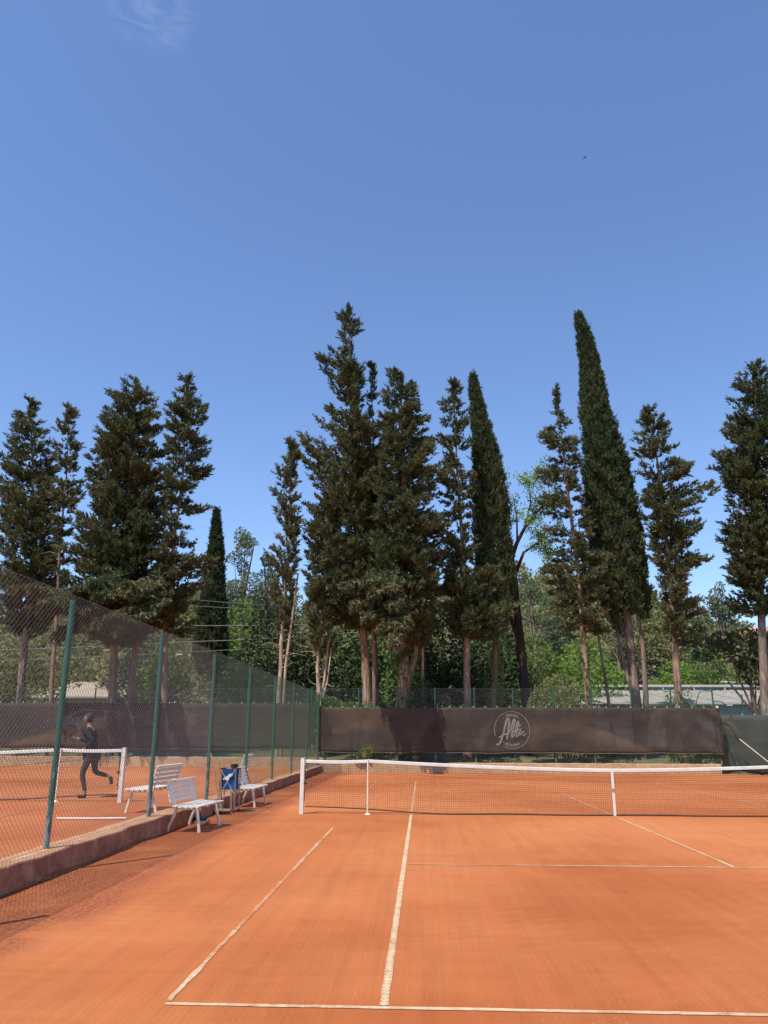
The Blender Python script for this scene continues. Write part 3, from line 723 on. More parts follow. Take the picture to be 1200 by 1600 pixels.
# ------------------------------------------------------------------ player on the neighbouring court
def skin_obj(name, pts, edges, rad, mat, parent, sub=2, root=0):
    me = bpy.data.meshes.new(name); me.from_pydata(pts, edges, []); o = link(name, me, mat, parent)
    md = o.modifiers.new('skin', 'SKIN'); md.use_smooth_shade = True
    for i, rr_ in enumerate(rad):
        rv = me.skin_vertices[0].data[i]; rv.radius = rr_ if hasattr(rr_, '__len__') else (rr_, rr_); rv.use_root = (i == root)
    s2 = o.modifiers.new('sub', 'SUBSURF'); s2.levels = sub; s2.render_levels = sub
    return o
m_skin = make_plain('skin', (0.22, 0.125, 0.085), (0.28, 0.16, 0.11), 8, 0.55, 0.3, 0, 0.02)
m_shirt = make_plain('black_sportswear', (0.010, 0.010, 0.013), (0.022, 0.022, 0.026), 6, 0.85, 0.2)
m_legg = make_plain('dark_leggings', (0.05, 0.04, 0.036), (0.085, 0.07, 0.06), 6, 0.85, 0.2)
m_hair = make_plain('dark_hair', (0.012, 0.009, 0.007), (0.03, 0.022, 0.016), 20, 0.6, 0.3)
pp = tag(empty('person', (-11.36, 1.05, 0.2), R(90)), 'person in black sportswear running leftwards behind the far court net', 'person', None)
# local frame: +y is the running direction (rotated to -x in the world), +x is the person's right
B = [(0, 0, 0.98), (0, 0.03, 1.12), (0, 0.07, 1.30), (0, 0.10, 1.46), (0, 0.125, 1.56), (0, 0.14, 1.66),          # pelvis .. head base 0-5
     (-0.10, 0.0, 0.93), (-0.11, 0.14, 0.52), (-0.11, 0.02, 0.09), (-0.11, 0.16, 0.04),                           # front (support) leg 6-9
     (0.10, -0.02, 0.93), (0.11, -0.06, 0.54), (0.11, -0.40, 0.46), (0.11, -0.44, 0.36),                          # rear leg kicked up 10-13
     (-0.18, 0.10, 1.43), (-0.25, -0.10, 1.22), (-0.22, 0.08, 1.06), (-0.21, 0.15, 1.02),                          # arm swung back 14-17
     (0.18, 0.10, 1.43), (0.26, 0.22, 1.22), (0.22, 0.42, 1.26), (0.21, 0.49, 1.28)]                               # arm forward 18-21
Ed = [(0, 1), (1, 2), (2, 3), (3, 4), (4, 5), (0, 6), (6, 7), (7, 8), (8, 9), (0, 10), (10, 11), (11, 12), (12, 13), (3, 14), (14, 15), (15, 16), (16, 17), (3, 18), (18, 19), (19, 20), (20, 21)]
rd = [(0.15, 0.11), (0.13, 0.10), (0.15, 0.11), (0.13, 0.09), 0.05, 0.055, 0.085, 0.055, 0.036, 0.032, 0.085, 0.055, 0.036, 0.03, 0.055, 0.042, 0.030, 0.026, 0.055, 0.042, 0.030, 0.026]
body = skin_obj('body', B, Ed, rd, m_skin, pp)
# head with face, hair
hb = bmesh.new(); bmesh.ops.create_uvsphere(hb, u_segments=20, v_segments=14, radius=1.0)
for v in hb.verts:
    x, y, z = v.co; jaw = 1-0.28*max(0, -z)
    v.co = Vector((x*0.078*jaw, y*0.096*(1-0.10*max(0, -z))+0.012*max(0, y)*max(0, -z), z*0.118))
    if y > 0.75 and abs(x) < 0.3 and -0.35 < z < 0.1: v.co.y += 0.016
me = bpy.data.meshes.new('head'); hb.to_mesh(me); hd_ = link('head', me, m_skin, pp); hd_.location = (0, 0.165, 1.72)
for p_ in me.polygons: p_.use_smooth = True
for s in (-1, 1):
    MB().tube([(s*0.030, 0.083, 0.012), (s*0.030, 0.093, 0.012)], [0.012, 0.006], 8).build('eye', m_hair, hd_)
    MB().tube([(s*0.074, -0.005, -0.02), (s*0.084, -0.012, 0.0), (s*0.082, -0.012, 0.03)], [0.008, 0.014, 0.008], 6).build('ear', m_skin, hd_)
MB().box((0, 0.088, -0.058), (0.042, 0.01, 0.008), bev=0.002).build('mouth', m_wood, hd_)
hb = bmesh.new(); bmesh.ops.create_uvsphere(hb, u_segments=18, v_segments=12, radius=1.0)
bmesh.ops.delete(hb, geom=[v for v in hb.verts if v.co.z < -0.75 or (v.co.y > 0.40 and v.co.z < 0.45)], context='VERTS')
for v in hb.verts: v.co = Vector((v.co.x*0.086, v.co.y*0.105-0.006, v.co.z*0.125+0.004))
me = bpy.data.meshes.new('hair'); hb.to_mesh(me); link('hair', me, m_hair, hd_)
skin_obj('shirt', [B[0], B[1], B[2], B[3], B[14], B[15], B[18], B[19], B[16], B[20], B[4]], [(0, 1), (1, 2), (2, 3), (3, 4), (4, 5), (3, 6), (6, 7), (5, 8), (7, 9), (3, 10)],
         [(0.175, 0.135), (0.155, 0.125), (0.175, 0.135), (0.145, 0.105), 0.072, 0.056, 0.072, 0.056, 0.044, 0.044, 0.064], m_shirt, pp)
skin_obj('leggings', [B[0], B[6], B[7], (-0.11, 0.035, 0.14), B[10], B[11], (0.11, -0.37, 0.465)], [(0, 1), (1, 2), (2, 3), (0, 4), (4, 5), (5, 6)], [(0.165, 0.125), 0.10, 0.066, 0.044, 0.10, 0.066, 0.044], m_legg, pp)
skin_obj('shoe', [(-0.11, -0.01, 0.055), (-0.11, 0.10, 0.045), (-0.11, 0.20, 0.038)], [(0, 1), (1, 2)], [0.052, 0.048, 0.036], m_black, pp)
skin_obj('shoe', [(0.11, -0.42, 0.46), (0.11, -0.455, 0.37), (0.11, -0.46, 0.28)], [(0, 1), (1, 2)], [0.048, 0.046, 0.036], m_black, pp)
for (w, dr) in ((Vector(B[17]), Vector((0.1, 0.75, -0.55))), (Vector(B[21]), Vector((-0.05, 0.9, 0.35)))):
    dr.normalize(); sd_ = dr.cross(Vector((0, 0, 1))).normalized(); up_ = sd_.cross(dr)
    for i in range(4):
        o_ = sd_*(i-1.5)*0.019; Ln = (0.062, 0.07, 0.066, 0.052)[i]
        MB().tube([w+o_+dr*0.03, w+o_+dr*(0.045+Ln*0.5)-up_*0.008, w+o_*0.9+dr*(0.045+Ln)-up_*0.035], [0.010, 0.009, 0.006], 6).build('finger', m_skin, pp)
    MB().tube([w-sd_*0.025, w-sd_*0.045+dr*0.03, w-sd_*0.04+dr*0.058-up_*0.01], [0.012, 0.010, 0.007], 6).build('thumb', m_skin, pp)

# ------------------------------------------------------------------ foliage generators
def unit(a): return a/np.maximum(np.linalg.norm(a, axis=1, keepdims=True), 1e-6)
def kites(P, D, L, W, g):
    S = unit(np.cross(D, g.normal(size=P.shape)))
    m_ = P+D*(L*0.45)[:, None]
    return np.stack([P, m_+S*W[:, None], P+D*L[:, None], m_-S*W[:, None]], 1).reshape(-1, 3)

def plumes(C, A, l, nb, g, L0, L1, wr):
    """Feathery sprays: nb narrow blades fanned along each axis A starting at C."""
    n = len(C); t = np.tile((np.arange(nb)+0.5)/nb, n)+g.uniform(-.5/nb, .5/nb, n*nb)
    Ar = np.repeat(A, nb, 0); lr = np.repeat(l, nb); perp = unit(np.cross(Ar, g.normal(size=(n*nb, 3))))
    P = np.repeat(C, nb, 0)+Ar*(lr*t)[:, None]+g.normal(0, .015, (n*nb, 3))
    D = unit(Ar*(0.55+0.5*t)[:, None]+perp*(0.85-0.45*t)[:, None])
    L = g.uniform(L0, L1, n*nb)*(1.15-0.45*t); W = L*g.uniform(wr*.75, wr*1.25, n*nb)
    S = unit(np.cross(D, g.normal(size=P.shape)))
    return np.stack([P+S*W[:, None], P+D*L[:, None], P-S*W[:, None]], 1).reshape(-1, 3)

def smooth_noise(P, g, n=6, freq=0.6):
    out = np.zeros(len(P))
    for i in range(n):
        k = g.normal(size=3)*freq*(1+0.5*i); out += np.sin(P@k+g.uniform(0, 6.28))/(1+0.35*i)
    return out/3.0

def interp_profile(prof, z):
    a = np.array(sorted(prof)); return np.interp(z, a[:, 0], a[:, 1]), np.interp(z, a[:, 0], a[:, 2])

def trunk_x(path, z):
    a = np.array(sorted([(q, x) for x, q in path])); return np.interp(z, a[:, 0], a[:, 1])

def conifer(name, label, y0, path, prof, style='spray', seed=1, dens=1.0, rise=0.35, brown=0.0, rtrunk=0.22, bark=None, extra=(), stems=(), group=None, shag=0.45, fill=0.42, dr=0.85, bare=0.0):
    g = np.random.default_rng(seed)
    zb, zt = prof[-1][0], prof[0][0]
    gz = height(path[0][0], y0)-0.15
    base = (path[0][0], y0, gz)
    root = tag(empty(name, base), label, 'tree', group)
    B0 = np.array(base)
    zs = np.linspace(zb, zt, 60); xl, xr = interp_profile(prof, zs); wd = np.maximum(xr-xl, 0.15)
    area = float(np.sum(math.pi*wd*0.9)*(zs[1]-zs[0]))
    cdf = np.cumsum(wd+0.25); cdf = cdf/cdf[-1]
    C = []; Dd = []; Sz = []
    branch_mb = MB()
    if style == 'column':
        n = int(area*105*dens)
        z = np.interp(g.random(n), cdf, zs)+g.uniform(-.1, .1, n); z = np.clip(z, zb, zt)
        xl, xr = interp_profile(prof, z); cx = (xl+xr)/2; hw = (xr-xl)/2*1.05
        az = g.uniform(0, 2*math.pi, n)
        lump = 0.5*np.sin(az*3+z*1.1+seed)*np.sin(z*2.3+az*2)+0.30*np.sin(az*7+z*4.1)+0.25*np.sin(az*5-z*6.3)
        lump = lump+0.35*smooth_noise(np.stack([np.cos(az)*hw, np.sin(az)*hw, z*0.8], 1), g, 6, 1.4)
        f_ = np.clip(0.88+0.17*lump-np.abs(g.normal(0, 0.15, n))+np.where(g.random(n) < .06, .12, 0), 0.12, 1.2)
        f_ = np.where(g.random(n) < .25, g.uniform(.1, .8, n), f_)
        cut = zb+0.9+1.1*np.sin(az*2+seed)*np.sin(az*3+1)+0.5*np.sin(az*7+seed)
        kp = z > cut; z, az, cx, hw, f_, lump = z[kp], az[kp], cx[kp], hw[kp], f_[kp], lump[kp]; n = len(z)
        f_ = f_*(1+0.06*np.sin(az*9+np.sin(z*1.3)*2.5))
        Rr = hw*f_
        C = np.stack([cx+Rr*np.cos(az), y0+Rr*0.9*np.sin(az), z-0.12], 1)
        Dd = unit(np.stack([np.cos(az)*0.40, np.sin(az)*0.40, np.ones(n)*1.0], 1)+g.normal(0, .16, (n, 3)))
        V = plumes(C-B0, Dd, g.uniform(.15, .34, n), 13, g, .11, .22, .19)
        tn = np.clip(0.36+0.25*lump+0.24*smooth_noise(C, g, 5, .5)+g.normal(0, .13, n)+brown+0.35*np.clip((zb+5-C[:, 2])/5, 0, 1), 0, 1); tint = np.repeat(tn, 13)
    else:
        nl = int(area*3.0*dens)
        nbg = max(16, nl//6); zb_ = np.interp((np.arange(nbg)+g.random(nbg))/nbg, cdf, zs); ab_ = np.arange(nbg)*2.399963+g.uniform(-.5, .5, nbg)
        ib = g.integers(0, nbg, nl); wloc = np.interp(zb_[ib], zs, wd)
        zt_ = np.clip(zb_[ib]+g.normal(0, .24, nl), zb, zt-.05); az = ab_[ib]+g.normal(0, .30, nl)*np.clip(1.6/np.maximum(wloc, .3), .6, 2.5)
        fil = g.random(nl) < fill; zt_ = np.where(fil, np.interp(g.random(nl), cdf, zs), zt_); az = np.where(fil, g.uniform(0, 6.283, nl), az)
        bl_ = np.where(fil, .88, g.uniform(.80, 1.18, nbg)[ib])
        gap = smooth_noise(np.stack([np.cos(az)*1.2, np.sin(az)*1.2, zt_*0.55], 1), g, 6, 1.3)
        keep = gap > -0.9; zt_, az, gap, bl_ = zt_[keep], az[keep], gap[keep], bl_[keep]; nl = len(az)
        xl, xr = interp_profile(prof, zt_); cx = np.clip(trunk_x(path, zt_), xl+0.05, xr-0.05)
        ex = np.where(np.cos(az) > 0, xr-cx, cx-xl); ey = np.maximum((xr-xl)/2*dr, 0.12)
        Rr = 1.04/np.sqrt((np.cos(az)/np.maximum(ex, .08))**2+(np.sin(az)/ey)**2)
        ff = np.clip(bl_*(1-shag*0.75*g.random(nl)**1.5)+0.06*gap, 0.25, 1.12)
        tipx = cx+Rr*ff*np.cos(az); tipy = y0+Rr*ff*np.sin(az)
        limbs = []
        for i in range(nl):
            T = np.array([tipx[i], tipy[i], zt_[i]]); rl__ = math.hypot(tipx[i]-cx[i], tipy[i]-y0)
            z0 = max(zt_[i]-rise*rl__*g.uniform(.5, 1.4), zb-0.3); A = np.array([trunk_x(path, z0), y0, z0])
            limbs.append((A, T, None))
        for (A, T) in extra: limbs.append((np.array(A), np.array(T), True))
        for A, T, ex_ in limbs:
            v = T-A; Lm = np.linalg.norm(v)
            if Lm > 1.0 and g.random() < 0.55:
                mid = A+v*0.5+np.array([0, 0, -0.06*Lm]); branch_mb.tube([A-B0, mid-B0, A+v*0.9-B0], [0.012+0.012*Lm, 0.010+0.006*Lm, 0.006], 4, False)
            k = max(5, int(Lm/0.085)) if ex_ is None else int(Lm/0.022)
            t0 = 0.12 if ex_ is None else 0.25
            t = t0+(1-t0)*((np.arange(k)+g.random(k))/k)**0.8
            spread = (0.035+0.17*min(Lm, 2.2)*(1.02-t))[:, None] if ex_ is None else 0.28*(1.15-t)[:, None]+0.06
            c = A+v*t[:, None]; c[:, 2] -= 0.12*Lm*np.sin(math.pi*t)*0.5
            c = c+g.normal(size=(k, 3))*spread*np.array([1, 1, .55])
            C.append(c); Dd.append(np.repeat((unit(v[None])*0.75+np.array([[0, 0, 0.35 if ex_ is None else -0.5]])), k, 0)); Sz.append(np.full(k, 1.0))
        # leader
        k = 45; tz = zt-0.25-np.abs(g.normal(0, .9, k)); xl, xr = interp_profile(prof, tz)
        C.append(np.stack([trunk_x(path, tz)+g.normal(0, .07, k)*(zt-tz+.1), y0+g.normal(0, .07, k)*(zt-tz+.1), tz], 1)); Dd.append(np.tile([[0, 0, 1.0]], (k, 1)))
        C = np.concatenate(C); Dd = np.concatenate(Dd); n = len(C)
        A_ = unit(unit(Dd)+g.normal(0, 0.32, (n, 3)))
        V = plumes(C-B0, A_, g.uniform(.16, .38, n), 13, g, .12, .25, .19)
        tn = np.clip(0.38+0.24*smooth_noise(C, g, 6, .45)+g.normal(0, .15, n)+brown*(0.4+0.8*np.clip((zt-C[:, 2])/(zt-zb), 0, 1)), 0, 1); tint = np.repeat(tn, 13)
    me = np_mesh('crown', V, 3, tint); link('crown', me, m_leaf_col if style == 'column' else m_leaf_con, root)
    # trunk
    rr = random.Random(seed); zz = [p[1] for p in path]; mb = MB()
    nseg = 14; P_ = []; Rr_ = []
    for i in range(nseg+1):
        z = gz+(zt-0.4-gz)*i/nseg; t = i/nseg
        P_.append((float(trunk_x(path, z))-base[0]+rr.uniform(-.04, .04), rr.uniform(-.04, .04), z-gz)); Rr_.append(rtrunk*(1-0.92*t)*(1.22 if i == 0 else 1))
    mb.tube(P_, Rr_, 10)
    mb.v += []
    tr = mb.build('trunk', bark or m_bark_g, root)
    if branch_mb.v: tag(branch_mb.build('branches', m_bark_d, root), kind='stuff')
    for pts, r0 in stems:
        MB().tube([(p[0]-base[0], p[1]-y0, p[2]-gz) for p in pts], [r0*(1-0.6*i/(len(pts)-1)) for i in range(len(pts))], 8).build('stem', bark or m_bark_g, root)
    # dead twigs on the bare lower trunk
    tw = MB()
    for i in range(int(7+bare)):
        z = rr.uniform(max(gz+1.8, zb-3.0), zb+0.8); a = rr.uniform(0, 6.28); L_ = rr.uniform(.4, 1.3); x = float(trunk_x(path, z))-base[0]
        tw.tube([(x, 0, z-gz), (x+math.cos(a)*L_*.5, math.sin(a)*L_*.5, z-gz+L_*.15), (x+math.cos(a)*L_, math.sin(a)*L_, z-gz+L_*rr.uniform(.0, .6))], [0.022, 0.014, 0.005], 4, False)
    tag(tw.build('dead_twigs', bark or m_bark_g, root), kind='stuff')
    return root, B0

def ivy(root, B0, path, y0, z0, z1, rad, seed, n=900, name='ivy'):
    g = np.random.default_rng(seed); z = g.uniform(z0, z1, n); a = g.uniform(0, 6.28, n); rr_ = rad*(0.8+0.5*g.random(n))*(0.8+0.5*np.sin(z*2.1+a*2))
    C = np.stack([trunk_x(path, z)+rr_*np.cos(a), y0+rr_*np.sin(a), z], 1)
    D = unit(np.stack([np.cos(a), np.sin(a), -0.3+0*a], 1)+g.normal(0, .5, (n, 3)))
    L = g.uniform(.08, .16, n); V = kites(C-B0, D, L, L*0.4, g)
    link(name, np_mesh(name, V, 4, np.clip(g.normal(.45, .22, n), 0, 1)), m_leaf_grn, root)

def broadleaf(name, label, base, lobes, mat, seed, leaf=0.22, dens=60, trunk_r=0.15, bark=None, group=None, gap=0.0, cat='tree', stem_to=None):
    """lobes: (dx,dy,dz,rx,ry,rz) ellipsoids relative to the base."""
    g = np.random.default_rng(seed); root = tag(empty(name, base), label, cat, group); V = []; TT = []
    for (dx, dy, dz, rx, ry, rz) in lobes:
        A = 4*math.pi*((rx*ry)**1.6/3+(rx*rz)**1.6/3+(ry*rz)**1.6/3)**(1/1.6); n = int(A*dens*(0.22/leaf)**2*0.55)
        d = unit(g.normal(size=(n, 3))); cl = smooth_noise(d*np.array([rx, ry, rz])*1.6, g, 7, 1.0)
        rad_ = np.clip(0.86+0.20*cl-np.abs(g.normal(0, .14, n)), .25, 1.2)
        keep = cl > (-1.3+gap*1.4); d, rad_, cl = d[keep], rad_[keep], cl[keep]; n = len(d)
        P = d*rad_[:, None]*np.array([rx, ry, rz])+np.array([dx, dy, dz])
        D = unit(d*0.5+g.normal(0, .7, (n, 3))+np.array([0, 0, .1])); L = g.uniform(.6, 1.3, n)*leaf
        V.append(kites(P, D, L, L*g.uniform(.28, .42, n), g)); TT.append(np.clip(.42+.22*cl+g.normal(0, .17, n), 0, 1))
    link('crown', np_mesh('crown', np.concatenate(V), 4, np.concatenate(TT)), mat, root)
    rr = random.Random(seed); mb = MB(); zc = max(l[2] for l in lobes)
    mb.tube([(0, 0, -0.3), (rr.uniform(-.1, .1), 0, zc*0.5), (lobes[0][0]*.6, lobes[0][1]*.6, zc)], [trunk_r, trunk_r*.75, trunk_r*.3], 8)
    for l in lobes:
        mb.tube([(0, 0, zc*0.35), (l[0]*.5, l[1]*.5, (zc*0.35+l[2])/2), (l[0], l[1], l[2]+l[5]*.3)], [trunk_r*.5, trunk_r*.35, trunk_r*.1], 5, False)
    mb.build('trunk', bark or m_bark_g, root)
    return root

# ------------------------------------------------------------------ the row of tall conifers behind the courts
TD = {
'T1': (22, [(-23.77, 2.6), (-23.89, 6.1), (-24.12, 11.1), (-24.77, 15.7), (-25.35, 19.4)],
  [(19.4, -25.4, -25.2), (18.0, -26.1, -24.6), (16.5, -26.4, -23.9), (14.3, -26.4, -23.3), (11.8, -26.4, -22.8), (9.4, -26.5, -22.4), (7.8, -26.3, -22.4), (6.6, -25.0, -23.0)]),
'T2': (20.6, [(-21.56, 2.6), (-21.83, 7.5), (-21.99, 11.4), (-22.16, 15.2), (-22.42, 18.4)],
  [(18.4, -22.6, -22.3), (17.5, -23.0, -22.0), (16.4, -23.2, -21.6), (15.2, -23.0, -21.4), (13.5, -22.9, -21.2), (11.9, -22.6, -21.2), (10.4, -22.3, -21.2), (9.4, -22.0, -21.4)]),
'T3': (21, [(-18.71, 2.6), (-18.94, 6.6), (-18.86, 10.8), (-18.9, 16.0), (-19.09, 20.1)],
  [(20.1, -19.3, -18.8), (19.3, -20.2, -18.1), (18.2, -20.7, -17.6), (16.8, -21.0, -17.2), (15.3, -21.0, -17.1), (13.2, -21.1, -16.8), (11.2, -21.4, -16.5), (9.5, -21.8, -16.2), (7.9, -21.9, -15.8), (6.6, -21.1, -16.3), (6.0, -19.8, -17.6)]),
'T4': (20.8, [(-16.13, 2.6), (-16.34, 6.4), (-16.31, 9.8), (-16.1, 14.5), (-16.26, 20.0)],
  [(20.0, -16.4, -16.1), (19.0, -17.0, -15.6), (17.8, -17.1, -14.9), (16.3, -17.2, -14.8), (14.5, -17.1, -14.7), (12.8, -17.0, -14.7), (11.1, -17.0, -14.8), (9.8, -17.0, -14.3), (8.8, -16.8, -13.8), (7.8, -16.6, -14.3), (6.4, -16.2, -14.9)]),
'T5': (33, [(-16.96, 3.0), (-17.28, 9.4), (-17.52, 16.1)],
  [(16.1, -17.6, -17.4), (14.5, -17.8, -17.1), (12.8, -17.9, -16.8), (10.7, -18.1, -16.6), (8.6, -18.4, -16.4), (6.5, -18.4, -16.2), (4.5, -18.2, -16.1)]),
'T6': (19.8, [(-10.44, 2.6), (-10.46, 4.6), (-10.39, 7.7), (-10.26, 10.8), (-10.34, 15.8)],
  [(15.8, -10.5, -10.1), (14.8, -10.9, -9.8), (13.8, -11.1, -9.8), (12.4, -11.2, -9.9), (11.1, -11.3, -9.8), (9.5, -11.3, -9.8), (8.3, -11.2, -9.9), (7.0, -10.9, -9.9), (6.3, -10.6, -10.1)]),
'T7': (19.6, [(-8.55, 2.6), (-8.66, 4.6), (-8.57, 7.0), (-8.34, 10.1), (-8.4, 13.0)],
  [(13.0, -8.6, -8.2), (11.7, -9.3, -7.8), (10.1, -9.5, -7.3), (8.5, -9.5, -7.1), (7.3, -9.3, -7.1), (6.2, -9.1, -7.3), (5.4, -8.9, -7.8)]),
'T8': (20.4, [(-6.35, 2.6), (-6.62, 5.9), (-6.92, 10.3), (-7.28, 16.3), (-7.6, 23.9)],
  [(23.9, -7.7, -7.5), (22.9, -8.1, -7.1), (21.8, -8.3, -6.6), (20.7, -9.2, -6.6), (19.2, -9.1, -6.6), (17.8, -8.7, -6.5), (16.9, -9.8, -6.2), (15.6, -9.9, -5.8), (14.4, -10.2, -5.7), (12.9, -9.8, -5.6), (11.3, -9.6, -5.5), (9.6, -9.4, -5.3), (8.0, -8.8, -5.3), (7.1, -8.1, -5.6), (6.6, -7.5, -6.0)]),
'T8b': (21.8, [(-6.01, 2.7), (-6.16, 7.3), (-6.26, 12.6), (-6.38, 20.9)],
  [(20.9, -6.5, -6.2), (19.8, -6.6, -6.0), (18.9, -6.5, -6.0), (18.0, -6.7, -5.7), (16.1, -6.8, -5.5), (13.3, -6.8, -5.5), (10.9, -6.7, -5.6), (9.3, -6.5, -5.8)]),
'T9': (19.9, [(-4.73, 2.6), (-4.72, 5.8), (-4.64, 10.4), (-4.69, 15.4), (-4.8, 19.5)],
  [(19.5, -5.5, -4.1), (18.7, -5.5, -3.8), (17.5, -5.6, -3.6), (15.8, -5.8, -2.8), (14.1, -6.2, -2.7), (12.1, -6.5, -2.5), (10.2, -6.7, -2.4), (8.3, -6.6, -2.5), (6.7, -6.1, -2.8), (5.7, -5.6, -3.3), (4.9, -5.3, -4.1)]),
'T10': (20.8, [(-1.76, 2.6), (-1.71, 5.9), (-1.77, 9.7), (-1.98, 14.3), (-2.07, 19.6)],
  [(19.6, -2.3, -1.9), (18.5, -2.7, -1.5), (17.1, -2.9, -1.3), (15.4, -2.9, -1.2), (13.6, -2.8, -1.0), (11.6, -2.7, -1.0), (9.7, -2.8, -0.5), (8.4, -2.8, 0.5), (7.3, -2.7, 0.7), (6.3, -2.3, 0.3)]),
'T11': (22.6, [(-0.35, 2.7), (-0.17, 6.1), (-0.19, 11.1), (-0.56, 16.3), (-0.96, 20.7)],
  [(20.7, -1.0, -0.8), (19.3, -1.1, -0.5), (17.8, -1.0, -0.1), (16.3, -1.0, 0.3), (14.9, -1.0, 0.5), (13.1, -1.1, 0.7), (11.4, -1.0, 0.8), (10.0, -1.1, 0.9), (8.7, -1.2, 0.9), (7.6, -1.3, 0.7), (6.9, -0.9, 0.4)]),
'T13': (20.6, [(3.85, 2.7), (3.8, 5.9), (3.73, 9.6), (3.45, 14.2), (3.19, 18.8)],
  [(18.8, 3.1, 3.3), (17.6, 2.6, 3.7), (16.7, 2.4, 3.8), (15.9, 1.9, 4.1), (15.4, 2.0, 4.2), (14.2, 2.2, 4.2), (12.5, 2.3, 4.2), (10.9, 2.2, 4.6), (9.6, 2.1, 5.0), (8.2, 2.1, 5.3), (7.1, 2.4, 5.3), (6.3, 2.8, 4.9)]),
'T14': (22.8, [(6.61, 2.7), (6.52, 5.8), (6.31, 10.0), (5.85, 16.3), (5.07, 24.4)],
  [(24.4, 5.0, 5.2), (22.8, 5.0, 5.8), (20.8, 5.0, 6.1), (18.9, 4.9, 6.4), (17.1, 4.9, 6.8), (15.2, 4.8, 7.2), (13.5, 4.8, 7.5), (11.8, 4.7, 7.6), (10.0, 4.8, 7.6), (8.7, 5.0, 7.7), (7.7, 5.4, 7.8), (6.6, 5.8, 7.4)]),
'T15': (21.4, [(8.14, 2.7), (8.28, 6.0), (8.39, 10.1), (8.31, 14.4), (7.99, 18.1)],
  [(18.1, 7.8, 8.3), (17.2, 7.4, 8.9), (16.1, 7.3, 9.5), (15.1, 7.4, 10.0), (14.2, 7.5, 10.8), (12.7, 7.3, 10.8), (11.0, 7.6, 10.6), (9.6, 7.8, 10.7), (8.1, 7.9, 10.6), (6.9, 7.9, 10.2), (6.0, 8.0, 9.6)]),
'T16': (22.5, [(12.6, 2.7), (12.99, 7.3), (13.45, 12.6), (14.28, 21.0)],
  [(21.0, 13.9, 14.5), (20.2, 13.1, 15.1), (18.7, 12.6, 15.5), (16.8, 12.0, 15.8), (14.7, 11.6, 15.8), (13.0, 11.6, 15.8), (11.3, 11.4, 15.6), (9.6, 11.4, 15.3), (8.3, 11.5, 14.7), (7.5, 11.9, 14.1)]),
}
GRP = 'tall conifers in the row behind the courts'
def tall(k, label, **kw):
    y0, path, prof = TD[k]; nm = 'column_cypress_tree' if kw.get('style') == 'column' else 'conifer_tree'
    root, B0 = conifer(nm, label, y0, path, prof, group=GRP, seed=sum(map(ord, k))*7, **kw); return root, B0, path, y0
tall('T1', 'broad dark conifer at the far left edge of the photo', brown=0.12)
tall('T2', 'slim sparse conifer just right of the leftmost tree, lower trunk bare', dens=1.05, brown=0.16, rtrunk=0.13, bark=m_bark_r, shag=0.5, bare=10)
def overhang(ax, ay, az_, xs0, xs1, n, seed, zlo=0.9, zhi=2.6, D=2.7):
    rr = random.Random(seed); out = []
    for i in range(n):
        sx_ = xs0+(xs1-xs0)*(i+rr.random())/n; sz = rr.uniform(zlo, zhi); d = D+rr.uniform(-.2, .5)
        out.append(((ax, ay, az_+rr.uniform(-.5, .8)), (sx_-0.596*d, 18.2-0.803*d, sz+1.82*d)))
    return out
tall('T3', 'widest dark conifer with a rounded double top on the left', brown=0.08, dens=1.05, rise=0.3, rtrunk=0.24, extra=overhang(-18.8, 20.8, 9.0, -18.6, -16.0, 9, 3)+overhang(-18.8, 20.8, 8.0, -19.8, -18.8, 3, 5, 1.4, 2.4),
     stems=[([(-18.2, 21.4, 0.3), (-17.9, 21.3, 6), (-17.8, 21.2, 11)], 0.2)])
tall('T4', 'pointed dark conifer right of the widest one, ragged right side', brown=0.10, rise=0.15, rtrunk=0.19, bark=m_bark_r, shag=0.42, dens=1.1, extra=overhang(-16.3, 20.6, 8.8, -16.2, -14.2, 7, 4))
tall('T5', 'short dark column cypress farther back beside the pale pine', style='column', rtrunk=0.15, brown=-0.15)
tall('T6', 'thin conifer on two pale bare stems left of the tallest tree', brown=0.10, dens=1.4, rise=0.7, rtrunk=0.13, bark=m_bark_p, shag=0.55, bare=9,
     stems=[([(-10.3, 19.8, 0.3), (-10.2, 19.75, 4.6), (-9.9, 19.7, 7.4), (-9.75, 19.7, 9.0)], 0.085)])
tall('T7', 'low conifer on pale forked trunks in front of the tallest tree', brown=0.14, dens=1.3, rise=0.6, rtrunk=0.13, bark=m_bark_p, shag=0.6, bare=9,
     stems=[([(-8.55, 19.6, 2.7), (-8.35, 19.6, 4.0), (-8.15, 19.6, 6.2)], 0.09), ([(-8.5, 19.55, 2.8), (-8.2, 19.5, 3.9), (-8.05, 19.5, 5.4)], 0.06)])
tall('T8', 'tallest conifer with open upswept branches in the middle of the row', brown=0.05, dens=0.85, rise=0.75, rtrunk=0.25, bark=m_bark_r, shag=0.5, fill=0.25,
     stems=[([(-6.15, 20.5, 0.3), (-6.1, 20.5, 4.5), (-6.2, 20.5, 8.0)], 0.16)])
tall('T8b', 'thin spindly conifer just right of the tallest tree', dens=1.0, rise=0.5, rtrunk=0.12, shag=0.6)
